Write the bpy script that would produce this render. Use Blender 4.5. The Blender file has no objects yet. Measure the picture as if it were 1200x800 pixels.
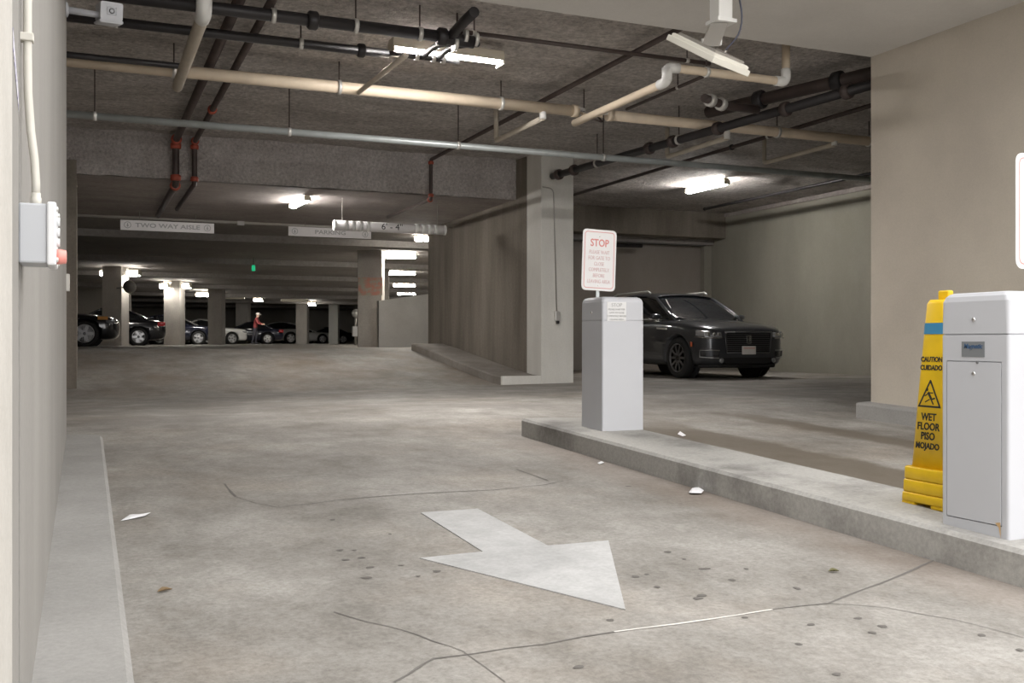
import bpy, bmesh, math, random
from mathutils import Vector, Matrix
random.seed(7)
R = math.radians
scene = bpy.context.scene
col = scene.collection

# ------------------------------------------------------------------ camera, world, exposure
CAM_H = 1.09
F_PX = 1175.0
YAW = R(23.05)
cam_d = bpy.data.cameras.new('camera')
cam_d.sensor_width = 36.0
cam_d.lens = F_PX / 1200.0 * 36.0
cam_d.clip_start = 0.03
cam_d.clip_end = 300
cam = bpy.data.objects.new('camera', cam_d)
col.objects.link(cam)
cam.location = (0, 0, CAM_H)
cam.rotation_euler = (R(90), 0, -YAW)
scene.camera = cam

world = bpy.data.worlds.new('overcast_sky')
scene.world = world
world.use_nodes = True
bg = world.node_tree.nodes['Background']
bg.inputs[0].default_value = (1.0, 0.982, 0.968, 1)
bg.inputs[1].default_value = 1.5

scene.view_settings.view_transform = 'Standard'
scene.view_settings.look = 'None'
scene.view_settings.exposure = 1.25
scene.view_settings.gamma = 1.0
scene.view_settings.use_curve_mapping = False
scene.cycles.use_denoising = True
scene.cycles.max_bounces = 12
scene.cycles.diffuse_bounces = 8
scene.cycles.sample_clamp_indirect = 6.0

# ------------------------------------------------------------------ pixel of the photo -> point of the place
SY, CY = math.sin(YAW), math.cos(YAW)
def U(u, v, X=None, Y=None, Z=None, t=None):
    """world point on the sight line of photo pixel (u,v) at a known real distance (X, Y, height above eye Z, or depth t)"""
    xc = (u - 600.0) / F_PX
    zc = -(v - 400.0) / F_PX
    dx, dy = xc * CY + SY, -xc * SY + CY
    if X is not None: t = X / dx
    elif Y is not None: t = Y / dy
    elif Z is not None: t = Z / zc
    return Vector((dx * t, dy * t, zc * t + CAM_H))

def smooth(a):
    a = min(max(a, 0.0), 1.0)
    return a * a * (3 - 2 * a)

DECK = 0.94
def fz(x, y):
    """height of the garage floor: rises gently from the street, flat in the bay, short ramp up to the parking deck"""
    near = min(.035 * y, .40)
    flat = .30 + .012 * min(max(x, 0), 8)
    s = smooth((y - 8.5) / 4.0)
    z = near * (1 - s) + flat * s
    if x < 7.3 or y > 22.2:
        r = min(max((y - 15.4) / 5.2, 0), 1)
        r = .75 * r + .25 * smooth(r)
        z = z * (1 - r) + DECK * r
    return z

# ------------------------------------------------------------------ materials
def new_mat(name):
    m = bpy.data.materials.new(name); m.use_nodes = True
    return m, m.node_tree.nodes, m.node_tree.links, m.node_tree.nodes['Principled BSDF']

def plain(name, c, rough=.5, metal=0.0, coat=0.0, grime=0.0, gscale=6.0, spec=.5, emit=None):
    m, N, L, b = new_mat(name)
    b.inputs['Base Color'].default_value = (*c, 1)
    b.inputs['Roughness'].default_value = rough
    b.inputs['Metallic'].default_value = metal
    b.inputs['Coat Weight'].default_value = coat
    b.inputs['Specular IOR Level'].default_value = spec
    tc = N.new('ShaderNodeTexCoord')
    n = N.new('ShaderNodeTexNoise'); n.inputs['Scale'].default_value = gscale; n.inputs['Detail'].default_value = 6
    L.new(tc.outputs['Object'], n.inputs['Vector'])
    mx = N.new('ShaderNodeMix'); mx.data_type = 'RGBA'
    mx.inputs[6].default_value = (*c, 1)
    mx.inputs[7].default_value = (*[v * (1 - .6 * grime) for v in c], 1)
    rp = N.new('ShaderNodeValToRGB'); rp.color_ramp.elements[0].position = .42; rp.color_ramp.elements[1].position = .75
    L.new(n.outputs['Fac'], rp.inputs[0]); L.new(rp.outputs['Color'], mx.inputs[0])
    L.new(mx.outputs[2], b.inputs['Base Color'])
    if emit:
        b.inputs['Emission Color'].default_value = (*emit[0], 1)
        b.inputs['Emission Strength'].default_value = emit[1]
    return m

def concrete(name, c1, c2, scale=1.2, stretch=(1, 1, 1), fine=30.0, bump=.25, bdist=.01, rough=.88, speck=.25, c3=None, lo=.35, hi=.68):
    m, N, L, b = new_mat(name)
    tc = N.new('ShaderNodeTexCoord')
    mp = N.new('ShaderNodeMapping'); mp.inputs['Scale'].default_value = stretch
    L.new(tc.outputs['Object'], mp.inputs[0])
    n1 = N.new('ShaderNodeTexNoise'); n1.inputs['Scale'].default_value = scale; n1.inputs['Detail'].default_value = 9; n1.inputs['Roughness'].default_value = .62
    L.new(mp.outputs[0], n1.inputs['Vector'])
    r1 = N.new('ShaderNodeValToRGB')
    r1.color_ramp.elements[0].position = lo; r1.color_ramp.elements[0].color = (*c1, 1)
    r1.color_ramp.elements[1].position = hi; r1.color_ramp.elements[1].color = (*c2, 1)
    if c3:
        e = r1.color_ramp.elements.new((lo + hi) / 2); e.color = (*c3, 1)
    L.new(n1.outputs['Fac'], r1.inputs[0])
    n2 = N.new('ShaderNodeTexNoise'); n2.inputs['Scale'].default_value = fine; n2.inputs['Detail'].default_value = 5; n2.inputs['Roughness'].default_value = .7
    L.new(tc.outputs['Object'], n2.inputs['Vector'])
    mr = N.new('ShaderNodeMapRange'); mr.inputs[1].default_value = .3; mr.inputs[2].default_value = .7
    mr.inputs[3].default_value = 1 - speck; mr.inputs[4].default_value = 1 + speck * .6
    L.new(n2.outputs['Fac'], mr.inputs[0])
    mx = N.new('ShaderNodeMix'); mx.data_type = 'RGBA'; mx.blend_type = 'MULTIPLY'; mx.inputs[0].default_value = 1
    L.new(r1.outputs['Color'], mx.inputs[6]); L.new(mr.outputs[0], mx.inputs[7])
    L.new(mx.outputs[2], b.inputs['Base Color'])
    b.inputs['Roughness'].default_value = rough
    b.inputs['Specular IOR Level'].default_value = .3
    bp = N.new('ShaderNodeBump'); bp.inputs['Strength'].default_value = bump; bp.inputs['Distance'].default_value = bdist
    L.new(n2.outputs['Fac'], bp.inputs['Height']); L.new(bp.outputs[0], b.inputs['Normal'])
    return m

def floor_material():
    m, N, L, b = new_mat('floor_concrete')
    tc = N.new('ShaderNodeTexCoord')
    def noise(s, d=8, r=.6, vec=None, stretch=None):
        n = N.new('ShaderNodeTexNoise'); n.inputs['Scale'].default_value = s; n.inputs['Detail'].default_value = d; n.inputs['Roughness'].default_value = r
        v = tc.outputs['Object']
        if stretch:
            mp = N.new('ShaderNodeMapping'); mp.inputs['Scale'].default_value = stretch
            L.new(v, mp.inputs[0]); v = mp.outputs[0]
        L.new(v, n.inputs['Vector']); return n.outputs['Fac']
    def ramp(f, p0, c0, p1, c1):
        r = N.new('ShaderNodeValToRGB')
        r.color_ramp.elements[0].position = p0; r.color_ramp.elements[0].color = (*c0, 1)
        r.color_ramp.elements[1].position = p1; r.color_ramp.elements[1].color = (*c1, 1)
        L.new(f, r.inputs[0]); return r.outputs['Color']
    def mix(f, a, c, mode='MIX'):
        x = N.new('ShaderNodeMix'); x.data_type = 'RGBA'; x.blend_type = mode
        for sock, v in ((0, f), (6, a), (7, c)):
            if isinstance(v, (int, float)): x.inputs[sock].default_value = v
            elif isinstance(v, tuple): x.inputs[sock].default_value = (*v, 1)
            else: L.new(v, x.inputs[sock])
        return x.outputs[2]
    def math_(op, a, c=None, clamp=False):
        x = N.new('ShaderNodeMath'); x.operation = op; x.use_clamp = clamp
        for i, v in enumerate((a, c)):
            if v is None: continue
            if isinstance(v, (int, float)): x.inputs[i].default_value = v
            else: L.new(v, x.inputs[i])
        return x.outputs[0]
    base = ramp(noise(.7, 12, .68), .34, (.27, .254, .232), .66, (.48, .468, .446))
    warm = ramp(noise(.9, 6), .5, (0, 0, 0), .75, (.6, .6, .6))
    base = mix(warm, base, (.41, .355, .30))
    patches = ramp(noise(1.9, 11, .74, stretch=(1.25, .8, 1)), .36, (1.12, 1.12, 1.12), .64, (.72, .71, .69))
    base = mix(1.0, base, patches, 'MULTIPLY')
    speck = ramp(noise(42, 6, .8), .34, (.74, .73, .72), .60, (1.08, 1.08, 1.08))
    base = mix(1.0, base, speck, 'MULTIPLY')
    sep = N.new('ShaderNodeSeparateXYZ'); L.new(tc.outputs['Object'], sep.inputs[0])
    X, Y = sep.outputs[0], sep.outputs[1]
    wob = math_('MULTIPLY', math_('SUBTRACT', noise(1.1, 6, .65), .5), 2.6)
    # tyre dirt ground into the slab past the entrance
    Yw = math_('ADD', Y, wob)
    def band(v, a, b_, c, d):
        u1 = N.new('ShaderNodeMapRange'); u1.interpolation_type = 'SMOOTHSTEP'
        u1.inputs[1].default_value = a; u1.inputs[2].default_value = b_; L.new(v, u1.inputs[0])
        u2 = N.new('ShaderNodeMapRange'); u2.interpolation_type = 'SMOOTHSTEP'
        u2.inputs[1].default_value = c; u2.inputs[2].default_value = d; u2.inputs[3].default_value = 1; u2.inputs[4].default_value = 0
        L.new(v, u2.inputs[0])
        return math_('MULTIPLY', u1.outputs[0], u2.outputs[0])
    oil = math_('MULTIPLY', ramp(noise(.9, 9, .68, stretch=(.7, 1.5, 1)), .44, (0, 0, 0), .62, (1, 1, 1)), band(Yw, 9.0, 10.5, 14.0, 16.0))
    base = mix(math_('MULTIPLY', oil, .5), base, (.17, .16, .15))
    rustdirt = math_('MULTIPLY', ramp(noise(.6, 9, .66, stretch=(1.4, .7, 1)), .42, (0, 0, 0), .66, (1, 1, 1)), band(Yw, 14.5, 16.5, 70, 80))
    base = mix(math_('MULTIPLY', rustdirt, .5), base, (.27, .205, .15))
    # brown wheel grime beside the island and in the other lane
    wob2 = math_('MULTIPLY', math_('SUBTRACT', noise(2.2, 5), .5), .35)
    Xw = math_('ADD', X, wob2)
    g1 = math_('MULTIPLY', band(Xw, 4.6, 4.75, 5.2, 5.36), band(Y, 1.0, 2.0, 7.6, 9.0))
    g2 = math_('MULTIPLY', band(Xw, 6.12, 6.28, 6.5, 6.66), band(Y, 1.0, 2.0, 8.2, 9.5))
    base = mix(math_('MULTIPLY', g1, .8), base, (.15, .122, .088))
    base = mix(math_('MULTIPLY', g2, .75), base, (.16, .132, .098))
    # reddish dust along the island kerb
    g3 = math_('MULTIPLY', band(Xw, 2.95, 3.35, 3.5, 3.7), band(Y, 0, .6, 7, 8.2))
    base = mix(math_('MULTIPLY', g3, .35), base, (.33, .255, .21))
    base = mix(1.0, base, (.79, .787, .778), 'MULTIPLY')
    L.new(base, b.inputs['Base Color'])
    rr = N.new('ShaderNodeMapRange'); rr.inputs[3].default_value = .55; rr.inputs[4].default_value = .85
    L.new(noise(1.7), rr.inputs[0]); L.new(rr.outputs[0], b.inputs['Roughness'])
    b.inputs['Specular IOR Level'].default_value = .3
    bp = N.new('ShaderNodeBump'); bp.inputs['Strength'].default_value = .25; bp.inputs['Distance'].default_value = .004
    L.new(noise(70, 4, .7), bp.inputs['Height']); L.new(bp.outputs[0], b.inputs['Normal'])
    return m

M = {}
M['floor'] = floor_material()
M['crack'] = plain('crack_dark', (.15, .14, .13), .95)
M['crack_lt'] = plain('crack_filled', (.66, .64, .60), .9)
M['gum'] = plain('gum_dark', (.13, .12, .11), .9)
M['paint'] = concrete('road_paint', (0.381, 0.381, 0.377), (0.513, 0.513, 0.509), 3.0, fine=45, bump=.2, bdist=.003, speck=.12)
M['wall_l'] = concrete('wall_stucco_grey', (0.283, 0.273, 0.257), (0.329, 0.318, 0.299), 1.6, (1, 1, .25), 60, .2, .003, speck=.06)
M['wall_jamb'] = concrete('jamb_offwhite', (0.504, 0.486, 0.450), (0.576, 0.558, 0.522), 3, fine=90, bump=.5, bdist=.003, speck=.10)
M['wall_r'] = concrete('wall_stucco_tan', (0.445, 0.402, 0.344), (0.539, 0.492, 0.420), .7, fine=60, bump=.2, bdist=.003, speck=.06)
M['soffit'] = concrete('soffit_painted', (.62, .605, .58), (.70, .685, .66), .8, fine=50, bump=.1, bdist=.003, speck=.05)
M['ceil'] = concrete('ceiling_sprayed', (.42, .388, .362), (.70, .66, .63), .8, (1, 2.2, 1), 16, 1.0, .05, speck=.45, lo=.3, hi=.72)
M['beam'] = concrete('beam_sprayed', (.52, .485, .47), (.68, .645, .63), 2.0, fine=22, bump=1.0, bdist=.04, speck=.38)
M['slab'] = concrete('slab_smooth', (.30, .265, .25), (.42, .38, .355), 1.0, (1, 1.6, 1), 14, .4, .02, speck=.2)
M['slab_far'] = concrete('slab_far', (.27, .25, .235), (.36, .335, .315), .6, fine=10, bump=.3, bdist=.02, speck=.2)
M['conc_wall'] = concrete('wall_boardformed', (0.177, 0.153, 0.126), (0.279, 0.251, 0.212), 1.5, (1.4, 1.4, .22), 24, .35, .006, speck=.16)
M['col'] = concrete('column_concrete', (0.356, 0.328, 0.299), (0.460, 0.431, 0.397), 1.5, (1, 1, .4), 24, .3, .005, speck=.12)
M['pillar'] = concrete('pillar_painted', (0.694, 0.683, 0.638), (0.806, 0.795, 0.750), 1.5, (1, 1, .4), 40, .15, .003, speck=.06)
M['backwall'] = concrete('backwall_tan', (.27, .24, .21), (.33, .30, .27), .9, (1, 1, .4), 30, .15, .003, speck=.06)
M['farwall'] = concrete('farwall', (.40, .375, .335), (.50, .475, .43), .5, fine=18, bump=.15, bdist=.004, speck=.1)
M['rwall'] = concrete('rightwall_olive', (.29, .28, .235), (.36, .345, .295), .7, (1, 1, .5), 30, .15, .003, speck=.05)
M['parapet'] = concrete('parapet', (0.483, 0.466, 0.437), (0.598, 0.581, 0.546), 1.0, fine=30, bump=.15, bdist=.003, speck=.08)
M['kerb'] = concrete('kerb_concrete', (0.203, 0.196, 0.186), (0.423, 0.415, 0.394), 1.7, fine=45, bump=.3, bdist=.006, speck=.18, lo=.30, hi=.54)
M['kerb_l'] = concrete('kerb_concrete_pale', (0.279, 0.273, 0.260), (0.345, 0.338, 0.325), 2.0, fine=50, bump=.25, bdist=.005, speck=.12)
M['header_dark'] = plain('header_dark', (.15, .145, .145), .55, .3)
M['cream'] = plain('pvc_cream', (.78, .66, .51), .45, grime=.25, gscale=4)
M['cream2'] = plain('pvc_grey_cream', (.60, .54, .45), .5, grime=.3, gscale=4)
M['pvc_white'] = plain('pvc_white', (.82, .82, .80), .4)
M['galv'] = plain('galvanised_steel', (.50, .54, .54), .38, .35, grime=.25)
M['blackpipe'] = plain('pipe_black', (.035, .032, .034), .45, .2, grime=.4)
M['brownpipe'] = plain('pipe_brown', (.075, .055, .05), .5, .1, grime=.4)
M['red'] = plain('coupling_red', (.42, .085, .05), .5, grime=.3)
M['zinc'] = plain('zinc_bright', (.72, .71, .68), .35, .5)
M['cab'] = plain('cabinet_white', (.52, .53, .56), .42, grime=.06, gscale=3)
M['rust'] = plain('rust', (.55, .36, .17), .8, grime=.4, gscale=30)
M['cab_gap'] = plain('seam_dark', (.15, .15, .15), .8)
M['chrome'] = plain('chrome', (.75, .75, .75), .12, 1.0)
M['label_grey'] = plain('label_grey', (.19, .20, .21), .5)
M['blue_ink'] = plain('ink_blue', (.035, .09, .19), .5)
M['yellow'] = plain('cone_yellow', (.80, .52, .010), .42, grime=.22, gscale=9)
M['black'] = plain('ink_black', (.02, .02, .02), .6)
M['blue_tape'] = plain('tape_blue', (.05, .25, .45), .5)
M['sign_white'] = plain('sign_white', (.72, .71, .71), .4, grime=.05)
M['board_white'] = plain('board_white', (.88, .86, .86), .4, grime=.05)
M['sign_red'] = plain('sign_red', (.62, .23, .21), .5)
M['sign_grey'] = plain('sign_lettering_grey', (.60, .42, .42), .5)
M['notice'] = plain('notice_paper', (.70, .70, .70), .6)
M['notice_ink'] = plain('notice_ink', (.45, .45, .45), .6)
M['box_grey'] = plain('box_grey', (.46, .475, .50), .45, grime=.05)
M['box_lid'] = plain('box_lid', (.70, .71, .72), .4)
M['btn_red'] = plain('button_red', (.75, .28, .24), .4)
M['conduit'] = plain('conduit_offwhite', (.60, .58, .52), .45, grime=.15, gscale=10)
M['ivory'] = plain('antenna_ivory', (.84, .82, .74), .45)
M['grey_metal'] = plain('bracket_metal', (.42, .40, .37), .4, .5)
M['cable'] = plain('cable_dark', (.07, .075, .11), .5)
M['wall_plate'] = plain('plate_pale', (.6, .58, .54), .5)
def lamp_mat(name, c, s):
    m, N, L, b = new_mat(name)
    b.inputs['Base Color'].default_value = (.8, .8, .78, 1)
    b.inputs['Emission Color'].default_value = (*c, 1); b.inputs['Emission Strength'].default_value = s
    return m
M['tube'] = lamp_mat('lamp_tube', (1, .96, .92), 62)
M['tube_near'] = lamp_mat('lamp_near', (1, .955, .92), 220)
M['tube_deck'] = lamp_mat('lamp_deck', (1, .96, .88), 36)
M['tube_far'] = lamp_mat('lamp_far', (1, .96, .88), 65)
M['exit'] = lamp_mat('exit_green', (.03, .8, .35), .22)
M['exit'].node_tree.nodes['Principled BSDF'].inputs['Base Color'].default_value = (.02, .3, .14, 1)
M['lens'] = plain('lens_black', (.03, .03, .035), .1, coat=1)
M['lamp_body'] = plain('lamp_body', (.62, .57, .47), .5)
# vehicles
def paint(name, c, metal=.35, rough=.28): return plain(name, c, rough, metal, 1.0)
M['p_grey'] = paint('paint_graphite', (.075, .08, .09), .6, .3)
M['p_black'] = paint('paint_black', (.012, .012, .016), .2, .2)
M['p_navy'] = paint('paint_navy', (.010, .012, .028), .2, .2)
M['p_white'] = paint('paint_white', (.75, .74, .72), 0, .3)
M['glass'] = plain('car_glass', (.012, .014, .017), .06, 0, 1.0, spec=.8)
M['tyre'] = plain('tyre_rubber', (.018, .018, .018), .8)
M['rim_d'] = plain('rim_dark', (.22, .22, .23), .3, .8)
M['rim'] = plain('rim_alloy', (.55, .55, .56), .3, .8)
M['trim'] = plain('plastic_black', (.012, .012, .013), .55)
M['headlamp'] = plain('headlamp_clear', (.55, .57, .6), .12, .6, 1.0)
M['taillamp'] = plain('taillamp_red', (.55, .02, .03), .2, 0, 1.0)
M['amber'] = plain('marker_amber', (.85, .35, .04), .3, 0, 1.0)
M['marker_red'] = plain('marker_orange_red', (.75, .16, .06), .3)
M['plate'] = plain('number_plate', (.78, .75, .72), .5)
M['plate_pink'] = plain('plate_print', (.75, .55, .50), .5)
# person
M['skin'] = plain('skin', (.50, .33, .25), .6)
M['jacket'] = plain('jacket_red', (.22, .035, .035), .8)
M['trouser'] = plain('trouser_dark', (.05, .05, .065), .85)
M['cap'] = plain('cap_pale', (.62, .56, .50), .8)
M['leaf'] = plain('leaf_brown', (.25, .17, .09), .8)
M['leaf_g'] = plain('leaf_olive', (.16, .15, .07), .8)
M['paper'] = plain('paper_white', (.82, .82, .84), .7)

def notice_print():
    m, N, L, b = new_mat('pink_notice_print')
    tc = N.new('ShaderNodeTexCoord'); n = N.new('ShaderNodeTexNoise'); n.inputs['Scale'].default_value = 9
    L.new(tc.outputs['Object'], n.inputs['Vector'])
    r = N.new('ShaderNodeValToRGB')
    r.color_ramp.elements[0].position = .4; r.color_ramp.elements[0].color = (.36, .34, .27, 1)
    r.color_ramp.elements[1].position = .62; r.color_ramp.elements[1].color = (.50, .22, .17, 1)
    L.new(n.outputs['Fac'], r.inputs[0]); L.new(r.outputs['Color'], b.inputs['Base Color'])
    return m
M['pink_notice'] = notice_print()
def sticker_print():
    m, N, L, b = new_mat('blue_sticker_print')
    tc = N.new('ShaderNodeTexCoord'); n = N.new('ShaderNodeTexVoronoi'); n.inputs['Scale'].default_value = 70
    L.new(tc.outputs['Object'], n.inputs['Vector'])
    r = N.new('ShaderNodeValToRGB')
    r.color_ramp.elements[0].position = .25; r.color_ramp.elements[0].color = (.25, .24, .42, 1)
    r.color_ramp.elements[1].position = .5; r.color_ramp.elements[1].color = (.62, .61, .68, 1)
    L.new(n.outputs['Distance'], r.inputs[0]); L.new(r.outputs['Color'], b.inputs['Base Color'])
    return m
M['sticker'] = sticker_print()

# ------------------------------------------------------------------ mesh helpers
WM = {}
class MB:
    def __init__(s): s.v, s.f, s.sm = [], [], []
    def add(s, verts, faces, sm=False):
        o = len(s.v); s.v += [Vector(p) for p in verts]
        s.f += [tuple(i + o for i in f) for f in faces]; s.sm += [sm] * len(faces); return s
    def box(s, a, b):
        x0, y0, z0 = a; x1, y1, z1 = b
        return s.add([(x0,y0,z0),(x1,y0,z0),(x1,y1,z0),(x0,y1,z0),(x0,y0,z1),(x1,y0,z1),(x1,y1,z1),(x0,y1,z1)],
                     [(0,3,2,1),(4,5,6,7),(0,1,5,4),(1,2,6,5),(2,3,7,6),(3,0,4,7)])
    def obox(s, c, ax, ay, az):
        """oriented box: centre + three half-axis vectors"""
        c, ax, ay, az = map(Vector, (c, ax, ay, az))
        vs = [c + sx*ax + sy*ay + sz*az for sz in (-1,1) for sx, sy in ((-1,-1),(1,-1),(1,1),(-1,1))]
        return s.add(vs, [(0,3,2,1),(4,5,6,7),(0,1,5,4),(1,2,6,5),(2,3,7,6),(3,0,4,7)])
    def loft(s, rings, cap=True, closed=True, sm=True):
        n = len(rings[0]); vs = [p for r in rings for p in r]; fs = []
        for i in range(len(rings) - 1):
            for j in range(n if closed else n - 1):
                k = (j + 1) % n
                fs.append((i*n+j, i*n+k, (i+1)*n+k, (i+1)*n+j))
        s.add(vs, fs, sm)
        if cap and closed:
            o = len(s.v) - len(vs)
            s.f.append(tuple(o + j for j in reversed(range(n)))); s.sm.append(False)
            s.f.append(tuple(o + (len(rings)-1)*n + j for j in range(n))); s.sm.append(False)
        return s
    def tube(s, pts, r, n=12, cap=True):
        pts = [Vector(p) for p in pts]; rings = []
        rs = r if isinstance(r, (list, tuple)) else [r] * len(pts)
        d0 = (pts[1] - pts[0]).normalized()
        ref = Vector((0,0,1)) if abs(d0.z) < .9 else Vector((1,0,0))
        a = d0.cross(ref).normalized()
        for i, p in enumerate(pts):
            d1 = (pts[min(i+1, len(pts)-1)] - pts[max(i-1, 0)]).normalized()
            a = (a - d1 * a.dot(d1)).normalized(); b = d1.cross(a)
            rings.append([p + (a*math.cos(2*math.pi*k/n) + b*math.sin(2*math.pi*k/n)) * rs[i] for k in range(n)])
        return s.loft(rings, cap)
    def prism(s, poly, off):
        """flat polygon (3D points) thickened by vector off"""
        off = Vector(off); n = len(poly); a = [Vector(p) for p in poly]; b = [p + off for p in a]
        return s.add(a + b, [tuple(reversed(range(n))), tuple(range(n, 2*n))] + [(i, (i+1)%n, n+(i+1)%n, n+i) for i in range(n)])
    def lathe(s, prof, c, ax=(0,0,1), n=24):
        c, ax = Vector(c), Vector(ax).normalized()
        ref = Vector((0,0,1)) if abs(ax.z) < .9 else Vector((1,0,0))
        a = ax.cross(ref).normalized(); b = ax.cross(a)
        rings = [[c + ax*h + (a*math.cos(2*math.pi*k/n) + b*math.sin(2*math.pi*k/n))*max(r, 1e-4) for k in range(n)] for r, h in prof]
        return s.loft(rings, True)
    def build(s, name, mat, parent=None, kind=None, bevel=0, seg=2, local=False, fixn=True):
        vs = s.v
        if parent is not None and not local and parent in WM:
            inv = WM[parent].inverted(); vs = [inv @ p for p in vs]
        me = bpy.data.meshes.new(name); me.from_pydata([tuple(p) for p in vs], [], s.f)
        for p, q in zip(me.polygons, s.sm): p.use_smooth = q
        if fixn:
            bm = bmesh.new(); bm.from_mesh(me); bmesh.ops.recalc_face_normals(bm, faces=bm.faces); bm.to_mesh(me); bm.free()
        me.materials.append(M[mat])
        o = bpy.data.objects.new(name, me); col.objects.link(o)
        if parent is not None:
            o.parent = parent
            if parent in WM: WM[o] = WM[parent]
        if kind: o['kind'] = kind
        if bevel:
            b = o.modifiers.new('bevel', 'BEVEL'); b.width = bevel; b.segments = seg; b.limit_method = 'ANGLE'
        return o

def tag(o, label, cat, group=None):
    o['label'] = label; o['category'] = cat
    if group: o['group'] = group
    return o
def thing(name, label, cat, loc=(0,0,0), rz=0, group=None):
    o = bpy.data.objects.new(name, None); col.objects.link(o); o.empty_display_size = .1
    o.location = loc; o.rotation_euler = (0, 0, rz)
    WM[o] = Matrix.Translation(Vector(loc)) @ Matrix.Rotation(rz, 4, 'Z')
    return tag(o, label, cat, group)
def struct(name, mb, mat, label=None, cat=None, **k):
    o = mb.build(name, mat, kind='structure', **k)
    if label: tag(o, label, cat or name.split('_')[0])
    return o
def B(a, b): return MB().box(a, b)

def text(name, body, size, mat, parent, o, right, up, align='CENTER', bold=0.0, width=1.0, depth=.0008, shear=0):
    """lettering as a thin mesh on a face: o = anchor point, right / up = directions on the face (world)"""
    cu = bpy.data.curves.new(name, 'FONT'); cu.body = body; cu.size = size; cu.align_x = align; cu.align_y = 'CENTER'
    cu.extrude = depth; cu.offset = bold; cu.resolution_u = 3; cu.shear = shear
    tmp = bpy.data.objects.new('tmp', cu); col.objects.link(tmp)
    dg = bpy.context.evaluated_depsgraph_get()
    me = bpy.data.meshes.new_from_object(tmp.evaluated_get(dg))
    bpy.data.objects.remove(tmp); bpy.data.curves.remove(cu)
    right, up = Vector(right).normalized(), Vector(up).normalized(); nrm = right.cross(up)
    mat4 = Matrix(((right.x*width, up.x, nrm.x, o[0]), (right.y*width, up.y, nrm.y, o[1]), (right.z*width, up.z, nrm.z, o[2]), (0,0,0,1)))
    if parent in WM: mat4 = WM[parent].inverted() @ mat4
    me.transform(mat4); me.name = name
    me.materials.clear(); me.materials.append(M[mat])
    ob = bpy.data.objects.new(name, me); col.objects.link(ob); ob.parent = parent
    return ob

def round_rect(w, h, r, n=4):
    pts = []
    for cx, cy, a0 in ((w/2-r, h/2-r, 0), (-w/2+r, h/2-r, 90), (-w/2+r, -h/2+r, 180), (w/2-r, -h/2+r, 270)):
        for k in range(n + 1):
            a = R(a0 + 90*k/n); pts.append((cx + r*math.cos(a), cy + r*math.sin(a)))
    return pts

# heights (world)
Z_SOFFIT = CAM_H + 2.98
Z_CEIL = CAM_H + 3.20
Z_BEAM = CAM_H + 2.50
Z_FAR = CAM_H + 2.45
TOP = Z_CEIL + .5
XL, XG, XR = -.125, -1.2, 14.75          # entrance wall, garage left wall, garage right wall
XW0, XW1 = 7.0, 7.6                       # dividing wall
Y_END = 8.2

# ------------------------------------------------------------------ STRUCTURE
def grid_floor():
    xs = [-14, -10, -6, -3] + [-1.5 + .5*i for i in range(18)] + [7.29, 7.31] + [7.75 + .5*i for i in range(15)] + [18, 24, 32]
    ys = [-14, -8, -4, -2] + [-1 + .4*i for i in range(65)] + [26, 30, 36, 44, 54, 66, 82]
    xs, ys = sorted(set(xs)), sorted(set(ys + [22.19, 22.21]))
    vs = [(x, y, fz(x, y)) for y in ys for x in xs]; n = len(xs)
    fs = [(j*n+i, j*n+i+1, (j+1)*n+i+1, (j+1)*n+i) for j in range(len(ys)-1) for i in range(n-1)]
    return MB().add(vs, fs, True)
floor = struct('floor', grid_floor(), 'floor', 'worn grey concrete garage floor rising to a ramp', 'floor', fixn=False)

def strip_on_floor(name, pix, w, mat, jitter=.006):
    """thin crack or joint lying in the slab surface, traced through floor points"""
    pts = []
    for (u, v) in pix:
        p = floor_pt(u, v); pts.append(p)
    fine = []
    for a, b in zip(pts, pts[1:]):
        n = max(2, int((b - a).length / .12))
        for k in range(n):
            q = a.lerp(b, k / n); fine.append(q + Vector((random.uniform(-jitter, jitter), random.uniform(-jitter, jitter), 0)))
    fine.append(pts[-1])
    mb = MB(); L_, R_ = [], []
    for i, p in enumerate(fine):
        d = (fine[min(i+1, len(fine)-1)] - fine[max(i-1, 0)]); nn = Vector((-d.y, d.x, 0)).normalized()
        ww = w * random.uniform(.45, 1.0)
        for lst, sg in ((L_, 1), (R_, -1)):
            q = p + nn * ww * sg; lst.append(Vector((q.x, q.y, fz(q.x, q.y) + .002)))
    n = len(fine)
    mb.add(L_ + R_, [(i, i+1, n+i+1, n+i) for i in range(n-1)])
    return mb.build(name, mat, floor)
def floor_pt(u, v, up=0.0):
    xc = (u - 600.0) / F_PX; zc = -(v - 400.0) / F_PX
    dx, dy = xc*CY + SY, -xc*SY + CY
    lo, hi = .5, 90.0
    t = lo
    while t < hi:                                   # march to the floor surface
        if CAM_H + zc*t < fz(dx*t, dy*t) + up: break
        t += .01
    return Vector((dx*t, dy*t, fz(dx*t, dy*t) + up))
strip_on_floor('slab_joint', [(462,800),(490,782),(510,772),(640,755),(720,741)], .006, 'crack')
strip_on_floor('slab_joint', [(720,741),(860,722),(905,715)], .007, 'crack_lt')
strip_on_floor('slab_joint', [(905,715),(972,707)], .005, 'crack')
strip_on_floor('slab_joint', [(972,707),(1010,692),(1052,676),(1095,657)], .006, 'crack')
strip_on_floor('crack', [(392,718),(430,728),(470,738),(510,752),(545,765)], .003, 'crack')
strip_on_floor('crack', [(545,765),(592,800)], .003, 'crack')
strip_on_floor('crack', [(972,707),(1040,713),(1120,728),(1199,748)], .003, 'crack')
strip_on_floor('crack', [(264,567),(276,582)], .008, 'crack')
strip_on_floor('crack', [(276,582),(300,590),(325,595)], .004, 'crack')
strip_on_floor('crack', [(300,562),(340,559),(390,555)], .003, 'crack')
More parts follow.
